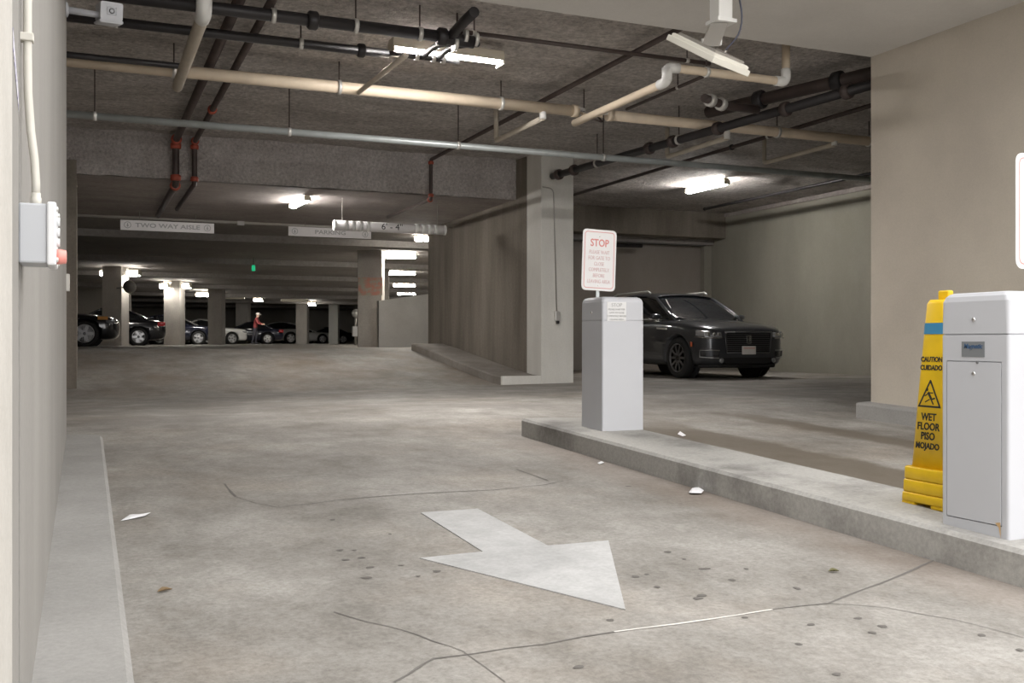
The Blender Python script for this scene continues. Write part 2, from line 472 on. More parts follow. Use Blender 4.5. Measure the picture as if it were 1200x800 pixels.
strip_on_floor('slab_joint', [(325,595),(400,586),(470,580),(520,577)], .006, 'crack')
strip_on_floor('slab_joint', [(520,577),(580,574),(640,568),(660,564)], .005, 'crack')
strip_on_floor('crack', [(604,550),(625,557),(642,563)], .006, 'crack')
def gum():
    mb = MB()
    pix = [(398,645),(415,645),(424,654),(434,665),(405,656),(430,677),(490,676),(512,670),(470,663),(457,626),(390,609),(745,676),(758,673),(770,688),(783,647),(802,656),(826,667),(874,667),(818,702),(822,698),(858,680),(873,724),(1005,725),(950,732),(1034,735),(936,756),(1022,742),(934,690),(1150,745),(715,727),(678,782),(980,791),(736,570),(1195,762),(690,640),(625,655),(655,653)]
    for u, v in pix:
        p = floor_pt(u, v); r = random.uniform(.010, .018); sx = random.uniform(.8, 1.7); a0 = random.random()*3
        n = 9; vs = []
        for k in range(n):
            a = 2*math.pi*k/n; rr = r*random.uniform(.75, 1.2)
            x = p.x + math.cos(a+a0)*rr*sx; y = p.y + math.sin(a+a0)*rr
            vs.append((x, y, fz(x, y)+.002))
        mb.add(vs + [(p.x, p.y, p.z+.003)], [(k, (k+1)%n, n) for k in range(n)])
    o = mb.build('gum_spots', 'gum', floor, kind='stuff'); return o
gum()

# entrance walls
wl = MB().box((-.62, 2.315, -1), (XL, 7.9, TOP)).box((-.62, 1.95, -1), (XL, 2.27, TOP)).box((-.62, 2.26, -1), (-.15, 2.33, TOP))
struct('wall_left', wl, 'wall_l', 'grey plastered wall of the entrance with a narrow vertical groove', 'wall')
struct('trim_1', B((-.62, -3, -1), (-.117, 1.95, TOP)), 'wall_jamb', 'rough off-white painted jamb at the end of grey wall', 'jamb', bevel=.006)
struct('wall_right', B((7.58, -.5, -1), (7.95, Y_END, TOP)), 'wall_r', 'smooth tan plastered wall beside the exit lane', 'wall')
struct('baseboard_right', MB().add([(x, y, z) for y in (-.5, 8.28) for x, z in ((7.44, -.3), (7.96, -.3), (7.96, fz(7.6, y)+.2), (7.44, fz(7.6, y)+.16))],
       [(0,1,2,3),(7,6,5,4),(0,4,5,1),(1,5,6,2),(2,6,7,3),(3,7,4,0)]), 'kerb_l', 'low concrete plinth along the foot of tan wall', 'plinth', bevel=.02)
struct('trim_2', B((-.7, 4.4, Z_SOFFIT), (8.0, Y_END, TOP)), 'soffit', 'smooth painted soffit over the garage entrance', 'soffit')
# garage bay shell
struct('wall_front', MB().box((XG-.3, 7.6, -1), (-.62, 7.9, TOP)).box((7.95, 7.85, -1), (XR+.3, Y_END, TOP)), 'wall_l', 'inner face of the garage front wall', 'wall')
struct('wall_garage_left', B((XG-.3, 7.9, -1), (XG, 21.5, TOP)), 'conc_wall', 'bare concrete side wall of the garage bay', 'wall')
struct('wall_garage_right', B((XR, Y_END, -1), (XR+.3, 22.2, TOP)), 'rwall', 'pale olive painted wall beside the parked grey SUV', 'wall')
struct('trim_3', B((XR-.05, Y_END, Z_CEIL-.09), (XR, 21.0, Z_CEIL)), 'slab', 'narrow ledge where the olive wall meets ceiling', 'ledge')

def ceiling_mesh(x0, x1, y0, y1, z, amp, step=.16, top=.35):
    nx, ny = int((x1-x0)/step), int((y1-y0)/step)
    from mathutils import noise as mn
    vs, fs = [], []
    for j in range(ny+1):
        for i in range(nx+1):
            x = x0 + (x1-x0)*i/nx; y = y0 + (y1-y0)*j/ny
            h = mn.noise(Vector((x*1.3, y*2.6, z)))*amp + mn.noise(Vector((x*5, y*6, z+3)))*amp*.5
            vs.append((x, y, z + h))
    n = nx+1
    fs = [(j*n+i, (j+1)*n+i, (j+1)*n+i+1, j*n+i+1) for j in range(ny) for i in range(nx)]
    return MB().add(vs, fs, True).box((x0, y0, z+.12), (x1, y1, z+top))
struct('ceiling', ceiling_mesh(XG, XR+.1, 8.0, 16.6, Z_CEIL, .035), 'ceil', 'rough grey sprayed ceiling crossed by pipes', 'ceiling', fixn=False)
struct('ceiling_right', ceiling_mesh(XW0, XR+.1, 16.6, 21.9, Z_CEIL, .03, .25), 'ceil', 'rough sprayed ceiling over the parked grey SUV', 'ceiling', fixn=False)
def beam_mesh():
    from mathutils import noise as mn
    nx, nz = 90, 12; y = 16.3; vs = []
    for j in range(nz+1):
        for i in range(nx+1):
            x = XG + (XW0-XG)*i/nx; z = Z_BEAM + (Z_CEIL+.08-Z_BEAM)*j/nz
            vs.append((x, y + mn.noise(Vector((x*6, z*6, 1)))*.03 - .03, z - (.02*mn.noise(Vector((x*4, 2, 3))) if j == 0 else 0)))
    n = nx+1
    return MB().add(vs, [(j*n+i, j*n+i+1, (j+1)*n+i+1, (j+1)*n+i) for j in range(nz) for i in range(nx)], True).box((XG, 16.35, Z_BEAM+.02), (XW0, 16.7, Z_CEIL+.1))
struct('trim_4', beam_mesh(), 'beam', 'sprayed concrete beam across the bay above hanging signs', 'beam', fixn=False)
struct('ceiling_ramp', ceiling_mesh(XG, XW0+.1, 16.34, 21.5, Z_BEAM, .012, .3), 'slab', 'smooth dark concrete ceiling above the ramp', 'ceiling', fixn=False)
struct('ceiling_far', B((-14, 21.5, Z_FAR), (32, 82, Z_FAR+.4)), 'slab_far', 'dark concrete ceiling of the parking deck', 'ceiling')
for i, yy in enumerate((23.6, 30.5, 37.5, 45, 53, 61, 69)):
    struct('ceiling_beam', B((-14, yy, Z_FAR-.16), (32, yy+.6, Z_FAR+.05)), 'slab_far', 'shallow concrete beam crossing the dark deck ceiling', 'beam')['group'] = 'beams of the deck ceiling'
# dividing wall with the painted pillar
struct('wall_divider', B((XW0, 15.8, -.5), (XW1-.02, 21.2, Z_CEIL+.1)), 'conc_wall', 'board-marked brown concrete wall beside the ramp', 'wall')
struct('pillar_front', B((XW0-.002, 15.2, -.5), (XW1, 15.8, Z_CEIL+.1)), 'pillar', 'pale painted concrete pillar at the end of wall', 'pillar', bevel=.012)
struct('column_left', B((XG, 16.25, -.5), (-.12, 18.0, Z_BEAM+.2)), 'conc_wall', 'concrete column carrying the beam by the left wall', 'column')
struct('wall_back', B((XW1-.1, 21.8, -.5), (XR+.2, 22.2, TOP)), 'backwall', 'tan painted wall behind the parked grey SUV', 'wall')
struct('trim_5', B((XW1-.05, 21.0, CAM_H+2.58), (XR+.02, 21.82, Z_CEIL+.1)), 'conc_wall', 'deep concrete beam over the back wall', 'beam')
struct('trim_6', B((XW1-.05, 21.55, CAM_H+2.43), (XR-.22, 21.82, CAM_H+2.58)), 'header_dark', 'dark strip below the back beam', 'header')  # thin strip coloured darker than the wall, set below the beam
struct('trim_7', B((XR-.22, 21.62, .2), (XR+.05, 21.82, CAM_H+2.58)), 'rwall', 'pale corner post at the back wall', 'post')
# far deck
struct('wall_far', MB().box((-14, 77, 0), (32, 77.4, TOP)).box((-14, 50, 0), (1.6, 50.3, TOP)).box((-14, 21.3, 0), (XG, 21.6, TOP)), 'farwall', 'pale wall at the far end of the parking deck', 'wall')
struct('wall_deck_left', B((-14.3, 21, 0), (-14, 81.4, TOP)), 'farwall', 'side wall of the parking deck', 'wall')
struct('wall_deck_right', B((31.7, 21, 0), (32, 81.4, TOP)), 'farwall', 'side wall of the parking deck behind ramp', 'wall')
struct('wall_deck_front', B((XR, 21.9, 0), (32, 22.2, TOP)), 'farwall', 'inner wall beside the upper ramp', 'wall')
def par():
    a = U(446, 352, Y=25.6); b = U(512, 343, Y=25.6)
    s = (b.z - a.z) / (b.x - a.x)
    x0, x1 = a.x - .1, 14.0
    z = lambda x: a.z + s*(x - a.x)
    return MB().add([(x0,25.4,.8),(x1,25.4,.8),(x1,25.6,.8),(x0,25.6,.8),(x0,25.4,z(x0)),(x1,25.4,z(x1)),(x1,25.6,z(x1)),(x0,25.6,z(x0))],
                    [(0,3,2,1),(4,5,6,7),(0,1,5,4),(1,2,6,5),(2,3,7,6),(3,0,4,7)])
struct('wall_parapet', par(), 'parapet', 'pale parapet wall with sloping top beside the column', 'wall')
# conduit strip along the slab edge
pa, pb = U(80, 251.5, Y=21.45), U(440, 267.5, Y=21.45)
t_ = thing('ceiling_conduit', 'thin pale conduit along the slab edge above hanging signs', 'conduit', pa)
MB().tube([pa, pb], .028).build('conduit_run', 'wall_plate', t_)
j_ = U(282, 261, Y=21.4); B(j_ - Vector((.07,.05,.05)), j_ + Vector((.07,.05,.05))).build('junction_box', 'sign_white', t_)

# kerbs
def kerb(x0, x1, ya, yb, h, name, mat, label, rfar=.0, step=.35, side=0):
    rings = []; n = int((yb-ya)/step)
    ys = [ya + (yb-ya)*i/n for i in range(n+1)]
    for y in ys:
        cut = 0
        d = yb - y
        if rfar and d < rfar: cut = rfar - math.sqrt(max(rfar*rfar - (rfar-d)**2, 0))
        X1 = x1 - cut
        z = fz(x0, y); zb = z - .25; zt = z + h; e = .018
        rings.append([(x0, y, zb), (X1, y, zb), (X1, y, zt-e), (X1-e, y, zt), (x0+e, y, zt), (x0, y, zt-e)])
    return struct(name, MB().loft(rings, True, True, False), mat, label, 'kerb')
kerb(XL-.02, .116, -3, 8.0, .13, 'kerb_left', 'kerb_l', 'low pale concrete kerb along foot of grey wall', rfar=.12, step=.06)
kerb(3.46, 4.08, -3, 7.92, .15, 'kerb_island', 'kerb', 'long raised concrete island carrying the white gate cabinets', rfar=.3, step=.1)
M['walk'] = concrete('walk_dirty', (.22, .198, .175), (.33, .305, .275), 1.8, fine=30, bump=.3, bdist=.005, speck=.15)
struct('kerb_nose', B((6.3, 15.22, -.2), (XW0+.01, 15.29, fz(6.3, 15.3)+.145)), 'pillar', 'pale painted nose of the raised walkway beside pillar', 'kerb', bevel=.01)
kerb(6.3, XW0+.01, 15.28, 20.2, .14, 'kerb_ramp', 'walk', 'raised walkway kerb along the brown concrete wall', step=.3)
def isl(y): return fz(3.46, y) + .15

# columns of the deck
def deck_column(u0, u1, t, label, mat='col', dz=0):
    a = U(u0, 400, t=t); b = U(u1, 400, t=t); w = (b-a).length; c = (a+b)/2
    ax = (b-a).normalized(); ay = Vector((-ax.y, ax.x, 0))
    mb = MB().obox((c.x, c.y, (DECK-.1+Z_FAR+.1)/2), ax*w/2, ay*w/2, (0,0,(Z_FAR+.2-DECK)/2))
    return struct('column', mb, mat, label, 'column', bevel=.02)
deck_column(124, 147, 33, 'square concrete column behind the dark car with amber lamp')
deck_column(195, 214, 41, 'square concrete column beyond the black saloon with red tail lamp')
deck_column(246, 262, 47.5, 'square grey column beside the front of white hatchback')
deck_column(278, 292, 61, 'square column between white car and person in red')
deck_column(348, 361, 63, 'dark square column between two white cars')
deck_column(386, 397, 66, 'bright cream square column right of the low white car', 'pillar')
deck_column(147, 153, 45, 'slim concrete post beside the dark car grille')
cs = deck_column(421, 449, 27.2, 'broad concrete column wearing a faded pink notice')
p0, p1 = U(420, 325, t=26.85), U(448, 346, t=26.85)
tag(MB().obox((p0+p1)/2, Vector((CY,-SY,0))*((p1-p0).xy.length/2), Vector((SY,CY,0))*.012, (0,0,(p0.z-p1.z)/2)).build('wall_notice', 'pink_notice'), 'faded pink and buff notice fixed to the broad column', 'notice')
deck_column(451, 456, 33, 'slim concrete post behind the broad column')

# ------------------------------------------------------------------ OBJECTS: painted arrow and litter
arrow_px = [(493,601),(560,597),(642,640),(713,634),(733,715),(492,655),(566,647)]
mb = MB(); ap = [floor_pt(u, v) for u, v in arrow_px]
vs = [(p.x, p.y, p.z+.004) for p in ap] + [(p.x, p.y, p.z-.002) for p in ap]
n = len(vs)//2
mb.add(vs, [tuple(range(n))] + [(i, (i+1)%n, n+(i+1)%n, n+i) for i in range(n)])
tag(mb.build('direction_arrow', 'paint'), 'worn white arrow painted on the concrete floor', 'floor marking')

def litter(name, pts, h, mat, label, cat):
    c = sum((Vector(p) for p in pts), Vector())/len(pts); n = len(pts)
    vs = [Vector(p) + Vector((0,0,.004 + h*random.random()*.5)) for p in pts]
    top = [c.lerp(Vector(p), .5) + Vector((0,0,h*random.uniform(.6,1.3))) for p in pts]
    mb = MB().add(vs + top + [c + Vector((0,0,h))], [(i,(i+1)%n,n+(i+1)%n,n+i) for i in range(n)] + [(n+i, n+(i+1)%n, 2*n) for i in range(n)] + [tuple(reversed(range(n)))], False)
    return tag(mb.build(name, mat), label, cat)
litter('paper_scrap', [floor_pt(*p) for p in ((141,612),(152,604),(166,604),(177,602),(170,606),(150,610))], .012, 'paper', 'crumpled white paper scrap near the left kerb', 'litter')
litter('paper_scrap', [floor_pt(*p) for p in ((807,578),(811,573),(818,572),(825,577),(822,580),(810,580))], .02, 'paper', 'white paper ball lying against the island kerb', 'litter')
litter('paper_scrap', [floor_pt(*p) for p in ((794,509),(797,506),(804,511),(800,512))], .012, 'paper', 'tiny white paper scrap in the grime beyond island', 'litter')
litter('paper_scrap', [floor_pt(*p) for p in ((700,543),(705,541),(708,543),(703,545))], .01, 'paper', 'tiny white paper fleck at the island foot below cabinet', 'litter')
def leaf(u, v, L, w, a, mat, label):
    p = floor_pt(u, v); ax = Vector((math.cos(a), math.sin(a), 0)); ay = Vector((-ax.y, ax.x, 0))
    prof = [(-1,.0),(-.6,.6),(-.1,1),(.4,.8),(.8,.3),(1,.0)]
    L1 = [p + ax*L*s + ay*w*k + Vector((0,0,.006+.012*k)) for s, k in prof]
    mid = [p + ax*L*s + Vector((0,0,.006)) for s, k in prof]
    L2 = [p + ax*L*s - ay*w*k + Vector((0,0,.006+.012*k)) for s, k in prof]
    n = len(prof); mb = MB().add(L1+mid+L2, [(i,i+1,n+i+1,n+i) for i in range(n-1)] + [(n+i,n+i+1,2*n+i+1,2*n+i) for i in range(n-1)], True)
    o = mb.build('fallen_leaf', mat); s = o.modifiers.new('thick', 'SOLIDIFY'); s.thickness = .0015
    return tag(o, label, 'leaf')
leaf(193, 694, .030, .014, .4, 'leaf', 'curled brown dry leaf on the floor near left kerb')
leaf(977, 671, .024, .012, -.3, 'leaf_g', 'dark olive dry leaf lying before the island')

# ------------------------------------------------------------------ gate cabinets and signs
def stop_sign(base, label, tilt=0.0, lean=0.0):
    """12 x 18 inch plate on a short flat post, facing the street"""
    t = thing('stop_sign', label, 'sign', base)
    b = Vector(base)
    B(b + Vector((-.014,-.004,-.10)), b + Vector((.014,.004,.40))).build('post', 'galv', t)
    W, H = .305, .49
    rgt = Vector((math.cos(tilt), 0, math.sin(tilt))); up = Vector((-math.sin(tilt), 0, math.cos(tilt))); nrm = Vector((0,-1,0))
    c = b + Vector((0,-.008,.055)) + up*H/2
    def P(x, y, d): return c + rgt*x + up*y + nrm*d
    pl = MB().prism([P(x, y, 0) for x, y in round_rect(W, H, .035)], nrm*.003).build('plate', 'sign_white', t)
    o_ = round_rect(W-.036, H-.036, .025); i_ = round_rect(W-.046, H-.046, .02); n = len(o_)
    MB().add([P(x,y,.0038) for x,y in o_] + [P(x,y,.0038) for x,y in i_], [(k,(k+1)%n,n+(k+1)%n,n+k) for k in range(n)]).build('border', 'sign_red', t)
    text('lettering', 'STOP', .082, 'sign_red', t, P(0,.135,.004), rgt, up, bold=.0015, width=.85)
    for k, s in enumerate(('PLEASE WAIT', 'FOR GATE TO', 'CLOSE', 'COMPLETELY', 'BEFORE', 'LEAVING AREA')):
        text('lettering', s, .043, 'sign_grey', t, P(0,.062-.047*k,.004), rgt, up, width=.72)
    for y in (.19, -.205): MB().lathe([(.006,0),(.006,.002),(.001,.003)], P(0,y,.003), nrm, 8).build('bolt', 'zinc', t)
    return t

def cabinet(x, y, w, d, h, label, door, notice):
    z = isl(y) - .004
    t = thing('gate_cabinet', label, 'gate cabinet', (x+w/2, y+d/2, z))
    def rr(zz, ins, rad): return [(x+w/2+px, y+d/2+py, zz) for px, py in round_rect(w-2*ins, d-2*ins, rad, 4)]
    MB().loft([rr(z, 0, .014), rr(z+h-.186, 0, .014)], True, True, False).build('body', 'cab', t)
    body = t.children[0]
    B((x+.008,y+.008,z+h-.190), (x+w-.008,y+d-.008,z+h-.175)).build('seam', 'cab', t)
    MB().loft([rr(z+h-.181, 0, .014), rr(z+h-.04, 0, .02), rr(z+h-.018, .006, .024), rr(z+h-.005, .018, .024), rr(z+h, .034, .02)], True, True, False).build('hood', 'cab', t)
    lz = z + h - .12
    def lock(z_):
        MB().lathe([(.010,0),(.010,.004),(.006,.006),(.005,.006)], (x, y+d*.50, z_), (-1,0,0), 14).build('lock', 'chrome', t)
    lock(lz)
    if door:
        z0, z1, y0, y1 = z+.055, z+h-.30, y+.035, y+d-.03
        cutter = B((x-.05,y0,z0), (x+.014,y1,z1)).build('cutter', 'cab'); inv = WM[t].inverted(); cutter.data.transform(inv); cutter.location = t.location
        bo = body.modifiers.new('pocket', 'BOOLEAN'); bo.operation = 'DIFFERENCE'; bo.object = cutter; bo.solver = 'EXACT'
        dg = bpy.context.evaluated_depsgraph_get(); dg.update()
        me = bpy.data.meshes.new_from_object(body.evaluated_get(dg)); body.modifiers.clear(); body.data = me; me.name = 'body'
        bpy.data.objects.remove(cutter)
        dr = B((x-.002,y0+.004,z0+.004), (x+.0145,y1-.004,z1-.004)).build('door', 'cab', t, bevel=.001)
        lock(z1-.055)
        MB().prism([(x-.0045,yy,zz) for yy, zz in ((y0+.03,z0+.012),(y0+.004,z0+.018),(y0+.002,z0-.05),(y0+.012,z0-.005))], (-.0004,0,0)).build('rust_streak', 'rust', t)
        MB().lathe([(.006,0),(.006,.003)], (x-.003, y+d*.44, z1-.006), (-1,0,0), 8).build('catch', 'cab_gap', t)
        lb = B((x-.002,y+d*.34,z+h-.282), (x+.001,y+d*.68,z+h-.215)).build('maker_label', 'label_grey', t)
        text('lettering', 'Magnetic', .029, 'blue_ink', t, (x-.0025, y+d*.51, z+h-.236), (0,-1,0), (0,0,1), bold=.0006, shear=.25, width=.95)
    if notice:
        c = Vector((x+w*.5-.06, y-.0015, z+h-.115))
        B(c+Vector((-.085,-.001,-.075)), c+Vector((.085,.0015,.075))).build('notice', 'notice', t)
        text('lettering', 'STOP', .04, 'notice_ink', t, c+Vector((0,-.003,.05)), (1,0,0), (0,0,1))
        for k, s in enumerate(('PLEASE WAIT FOR', 'GATE TO CLOSE', 'COMPLETELY BEFORE', 'LEAVING AREA')):
            text('lettering', s, .020, 'notice_ink', t, c+Vector((0,-.003,.016-.026*k)), (1,0,0), (0,0,1), width=.9)
    return t
CABH = 1.052
cabinet(3.70, 6.90, .37, .36, CABH, 'white gate cabinet with a printed notice and seamed hood', False, True)
cabinet(3.56, 3.05, .37, .36, CABH, 'white gate cabinet with a locked door panel beside yellow cone', True, False)
stop_sign((3.79, 7.15, isl(6.9)+CABH), 'tilted white STOP sign with red border on notice cabinet', tilt=R(-2.0))
stop_sign((3.77, 3.075, isl(3.05)+CABH+.035), 'white rounded sign plate standing above the cabinet by cone')

# wet floor cone
def cone():
    cx, cy = 3.912, 3.72
    z = isl(cy) - .004
    a = R(93)
    t = thing('wet_floor_cone', 'tall yellow wet floor caution cone behind white cabinet', 'safety cone', (cx, cy, z))
    c = Vector((cx, cy, z))
    # face normal points towards the lane, left of the camera line
    n = Vector((-math.sin(a), -math.cos(a), 0)); r = Vector((math.cos(a), -math.sin(a), 0))
    def ring(h, w, rad):
        return [c + r*x + n*y + Vector((0,0,h)) for x, y in round_rect(w, w, rad, 3)]
    H = 1.02
    wb, wt = .24, .138
    MB().loft([ring(.19, wb, .035), ring(.6, wb+(wt-wb)*.49, .03), ring(H-.02, wt, .028), ring(H, wt-.025, .02)]).build('body', 'yellow', t)
    for k, (h0, h1) in enumerate(((.02, .065), (.067, .128), (.13, .192))):
        w0 = .298 - .008*k
        MB().loft([ring(h0, w0-.006, .022), ring(h0+.006, w0+.002, .024), ring(h1-.007, w0-.001, .024), ring(h1, w0-.009, .022)]).build('base_tier', 'yellow', t, bevel=0)
    for sx in (-1, 1):
        for sy in (-1, 1):
            MB().obox(c + r*sx*.098 + n*sy*.098 + Vector((0,0,.0115)), r*.047, n*.047, (0,0,.0115)).build('foot', 'yellow', t, bevel=.008)
    MB().obox(c + Vector((0,0,H+.022)), r*.035, n*.018, (0,0,.024)).build('carry_grip', 'yellow', t, bevel=.008)
    slope = (wb-wt)/2/(H-.02-.19)
    up = (Vector((0,0,1)) - n*slope).normalized(); fn = r.cross(up)
    def P(x, h, d=.0015):
        w = wb + (wt-wb)*(h-.19)/(H-.02-.19)
        return c + n*(w/2 + d) + r*x + Vector((0,0,h))
    for s, h, sz in (('CAUTION', .725, .034), ('CUIDADO', .684, .034), ('WET', .442, .050), ('FLOOR', .395, .050), ('PISO', .348, .050), ('MOJADO', .300, .042)):
        text('lettering', s, sz, 'black', t, P(0, h), r, up, bold=.0012, width=.92)
    # hazard triangle with a falling figure
    def ringpoly(p, q, name):
        m = len(p)
        MB().add([P(*a_) for a_ in p] + [P(*a_) for a_ in q], [(i,(i+1)%m,m+(i+1)%m,m+i) for i in range(m)]).build(name, 'black', t)
    ringpoly([(-.078,.49),(.078,.49),(.004,.625),(-.004,.625)], [(-.062,.499),(.062,.499),(.0025,.607),(-.0025,.607)], 'hazard_triangle')
    fig = MB()
    def bar(x0,h0,x1,h1,w):
        d = Vector((x1-x0,h1-h0)); nn = Vector((-d.y,d.x)).normalized()*w
        fig.add([P(x0+nn.x,h0+nn.y),P(x0-nn.x,h0-nn.y),P(x1-nn.x,h1-nn.y),P(x1+nn.x,h1+nn.y)], [(0,1,2,3)])
    bar(-.012,.565,.012,.53,.007); bar(.012,.53,.036,.537,.004); bar(.010,.53,.026,.506,.004); bar(-.010,.558,-.034,.545,.003); bar(-.006,.562,.022,.562,.003); bar(-.03,.515,.0,.53,.003)
    fig.add([P(-.020+.009*math.cos(k*.7854), .578+.009*math.sin(k*.7854)) for k in range(8)], [tuple(range(8))])
    fig.build('hazard_figure', 'black', t)
    # blue tape band
    h0, h1 = .85, .905
    def tr(h): return [c + r*x + n*y + Vector((0,0,h)) for x, y in round_rect(wb+(wt-wb)*(h-.19)/(H-.21)+.004, wb+(wt-wb)*(h-.19)/(H-.21)+.004, .03, 3)]
    MB().loft([tr(h0), tr(h1)], cap=False).build('tape_band', 'blue_tape', t)
cone()

# ------------------------------------------------------------------ left wall items
def left_items():
    t = thing('control_box', 'grey control box with red button on the left wall', 'control box', (XL, 2.34, CAM_H+.16))
    z0, z1 = CAM_H+.157, CAM_H+.288
    B((XL-.001, 2.275, z0+.004), (-.072, 2.405, z1-.004)).build('body', 'box_grey', t, bevel=.004)
    B((-.073, 2.269, z0), (-.055, 2.411, z1)).build('lid', 'box_lid', t, bevel=.004)
    for k in range(4):
        MB().lathe([(.005,0),(.005,.003),(.001,.004)], (-.055, 2.28+.12*(k%2), z0+.012+.105*(k//2)), (1,0,0), 8).build('screw', 'zinc', t)
    MB().lathe([(.016,0),(.016,.006),(.014,.018),(.010,.019)], (-.055, 2.30, z0+.02), (1,0,0), 16).build('push_button', 'btn_red', t)
    for k in range(3): MB().lathe([(.009,0),(.009,.006)], (-.055, 2.31, z0+.05+.022*k), (1,0,0), 10).build('key_switch', 'box_lid', t)
    zt = z1 - .003
    t = thing('wall_conduit', 'off-white rigid conduit bent down the left wall', 'conduit', (-.095, 2.34, zt))
    pts = [(-.096,2.34,zt+.02), (-.096,2.34,zt+.05), (-.099,2.34,zt+.10), (-.106,2.34,zt+.16), (-.111,2.34,zt+.24), (-.112,2.34,zt+.32), (-.112,2.34,Z_SOFFIT)]
    MB().tube(pts, .0085, 14).build('conduit_run', 'conduit', t)
    MB().lathe([(.011,0),(.011,.018),(.0095,.019),(.0095,.028)], (-.096,2.34,zt), (0,0,1), 14).build('connector', 'conduit', t)
    B((XL-.002, 2.326, zt+.345), (-.100, 2.354, zt+.362)).build('strap', 'conduit', t, bevel=.002)
    tag(MB().prism([(XL+.0005,y,CAM_H+z) for y, z in ((2.08,.585),(2.25,.50),(2.26,.465),(2.09,.545))], (.0008,0,0)).build('wall_sticker', 'sticker'), 'small blue printed sticker on left wall beside conduit', 'sticker')
    tag(B((XL-.02, 7.78, CAM_H+.36), (XL+.022, 7.9, CAM_H+.48)).build('cover_plate', 'wall_plate', bevel=.004), 'small pale cover plate at the end of grey wall', 'plate')
left_items()

def cctv():
    y = 7.45
    c = U(131, 13, Y=y)
    base = Vector((XL, y+.12, c.z - .19))
    t = thing('security_camera', 'white boxed security camera on a bracket arm', 'camera', base)
    d = Vector((.10, -1, -.22)).normalized(); r = Vector((1,.10,0)).normalized(); u = r.cross(d).normalized()
    def ring(s, w, h, zo=0): return [c + d*(-s) + r*x + u*(y_+zo) for x, y_ in round_rect(w, h, .014, 2)]
    MB().loft([ring(0,.145,.12), ring(.02,.148,.122), ring(.33,.14,.118), ring(.345,.11,.09)]).build('housing', 'cab', t)
    MB().loft([ring(-.004,.156,.024,.068), ring(.20,.16,.024,.07), ring(.37,.15,.02,.068)]).build('sun_shield', 'cab', t)
    f = c + d*.003
    MB().prism([f + r*x + u*y_ for x, y_ in ((-.030,-.026),(.030,-.026),(.030,.026),(-.030,.026))], d*.004).build('window', 'lens', t)
    MB().lathe([(.018,0),(.018,.004),(.012,.005)], f + d*.004, d, 14).build('lens', 'lens', t)
    foot = c - d*.12 - u*.05
    pa = foot - Vector((0,0,.075))
    for s in (-1, 1): MB().obox((foot+pa)/2 + r*.032*s, r*.004, d*.014, (0,0,.04)).build('yoke', 'conduit', t)
    MB().tube([pa+Vector((.03,0,-.01)), Vector((XL+.012, y+.13, pa.z+.012))], [.018,.026], 12).build('arm', 'cab', t)
    MB().lathe([(.05,0),(.05,.012),(.03,.02)], Vector((XL, y+.13, pa.z+.012)), (1,0,0), 16).build('wall_flange', 'cab', t)
cctv()

# ------------------------------------------------------------------ antenna panel hanging from the soffit
def antenna():
    r = Vector((CY,-SY,0)); f = Vector((SY,CY,0)); z = Vector((0,0,1))
    Bp = U(834, 73, t=7.35)
    ab = r*-.30 + z*.225 + f*.20; bc = r*.30 - z*.060 + f*.17
    nrm = bc.cross(ab).normalized()
    if nrm.z < 0: nrm = -nrm
    ctr = Bp + (ab+bc)/2
    t = thing('antenna_panel', 'flat ivory antenna panel hanging from a white post', 'antenna', ctr)
    e1, e2 = ab/2, bc/2
    MB().obox(ctr + nrm*.040, e1*.96, e2*.96, nrm*.030).build('panel', 'ivory', t, bevel=.012)
    MB().obox(ctr + nrm*.022, e1*1.02, e2*1.02, nrm*.022).build('rim', 'ivory', t, bevel=.004)
    MB().obox(ctr + nrm*.078, e1*.80, e2*.80, nrm*.010).build('back_plate', 'grey_metal', t)
    top = U(845, 24, t=7.6)
    pc = Vector((top.x, top.y, 0))
    B((pc.x-.062, pc.y-.062, top.z), (pc.x+.062, pc.y+.062, Z_SOFFIT+.01)).build('post', 'pvc_white', t, bevel=.006)
    B((pc.x-.085, pc.y-.085, top.z-.03), (pc.x+.085, pc.y+.085, top.z+.0)).build('collar', 'pvc_white', t, bevel=.004)
    mid = ctr + nrm*.075
    br = Vector((pc.x, pc.y, top.z-.03))
    wv = (br - mid); hv = wv/2
    MB().obox((br+mid)/2 - f*.05 - r*.02, r*.062, f*.004, hv*.95).build('bracket_plate', 'grey_metal', t, bevel=.002)
    for sg in (-1, 1): MB().obox((br+mid)/2 + r*.062*sg - r*.02, r*.004, f*.055, hv*.95).build('bracket_cheek', 'grey_metal', t, bevel=.002)
    MB().tube([mid - r*.075 + z*.05, mid + r*.075 + z*.05], .028, 12).build('pivot', 'pvc_white', t)
    q = ctr + e2*.72 + nrm*.07
    top2 = U(866, -12, t=7.5); m1 = U(877, 22, t=7.5); m2 = U(873, 45, t=7.5)
    MB().lathe([(.014,0),(.012,.03),(.006,.035)], q, nrm, 10).build('gland', 'grey_metal', t)
    def bez(k):
        P_ = [q+nrm*.03, q+nrm*.1, m2, m1, top2, top2+z*.2 - r*.1]
        n = len(P_)-1; s = Vector()
        for i, p in enumerate(P_): s += p*math.comb(n,i)*(k**i)*((1-k)**(n-i))
        return s
    MB().tube([bez(k/14) for k in range(15)], .007, 8).build('cable', 'cable', t)
antenna()

# ------------------------------------------------------------------ pipes
def elbow_pts(pts, r):
    """polyline with rounded corners"""
    out = [Vector(pts[0])]
    for a, b, c in zip(pts, pts[1:], pts[2:]):
        a, b, c = Vector(a), Vector(b), Vector(c)
        d1, d2 = (a-b).normalized(), (c-b).normalized()
        rr = min(r, (a-b).length*.45, (c-b).length*.45)
        for k in range(6):
            s = k/5
            out.append((b+d1*rr)*(1-s)**2 + b*2*s*(1-s) + (b+d2*rr)*s*s)
    out.append(Vector(pts[-1])); return out

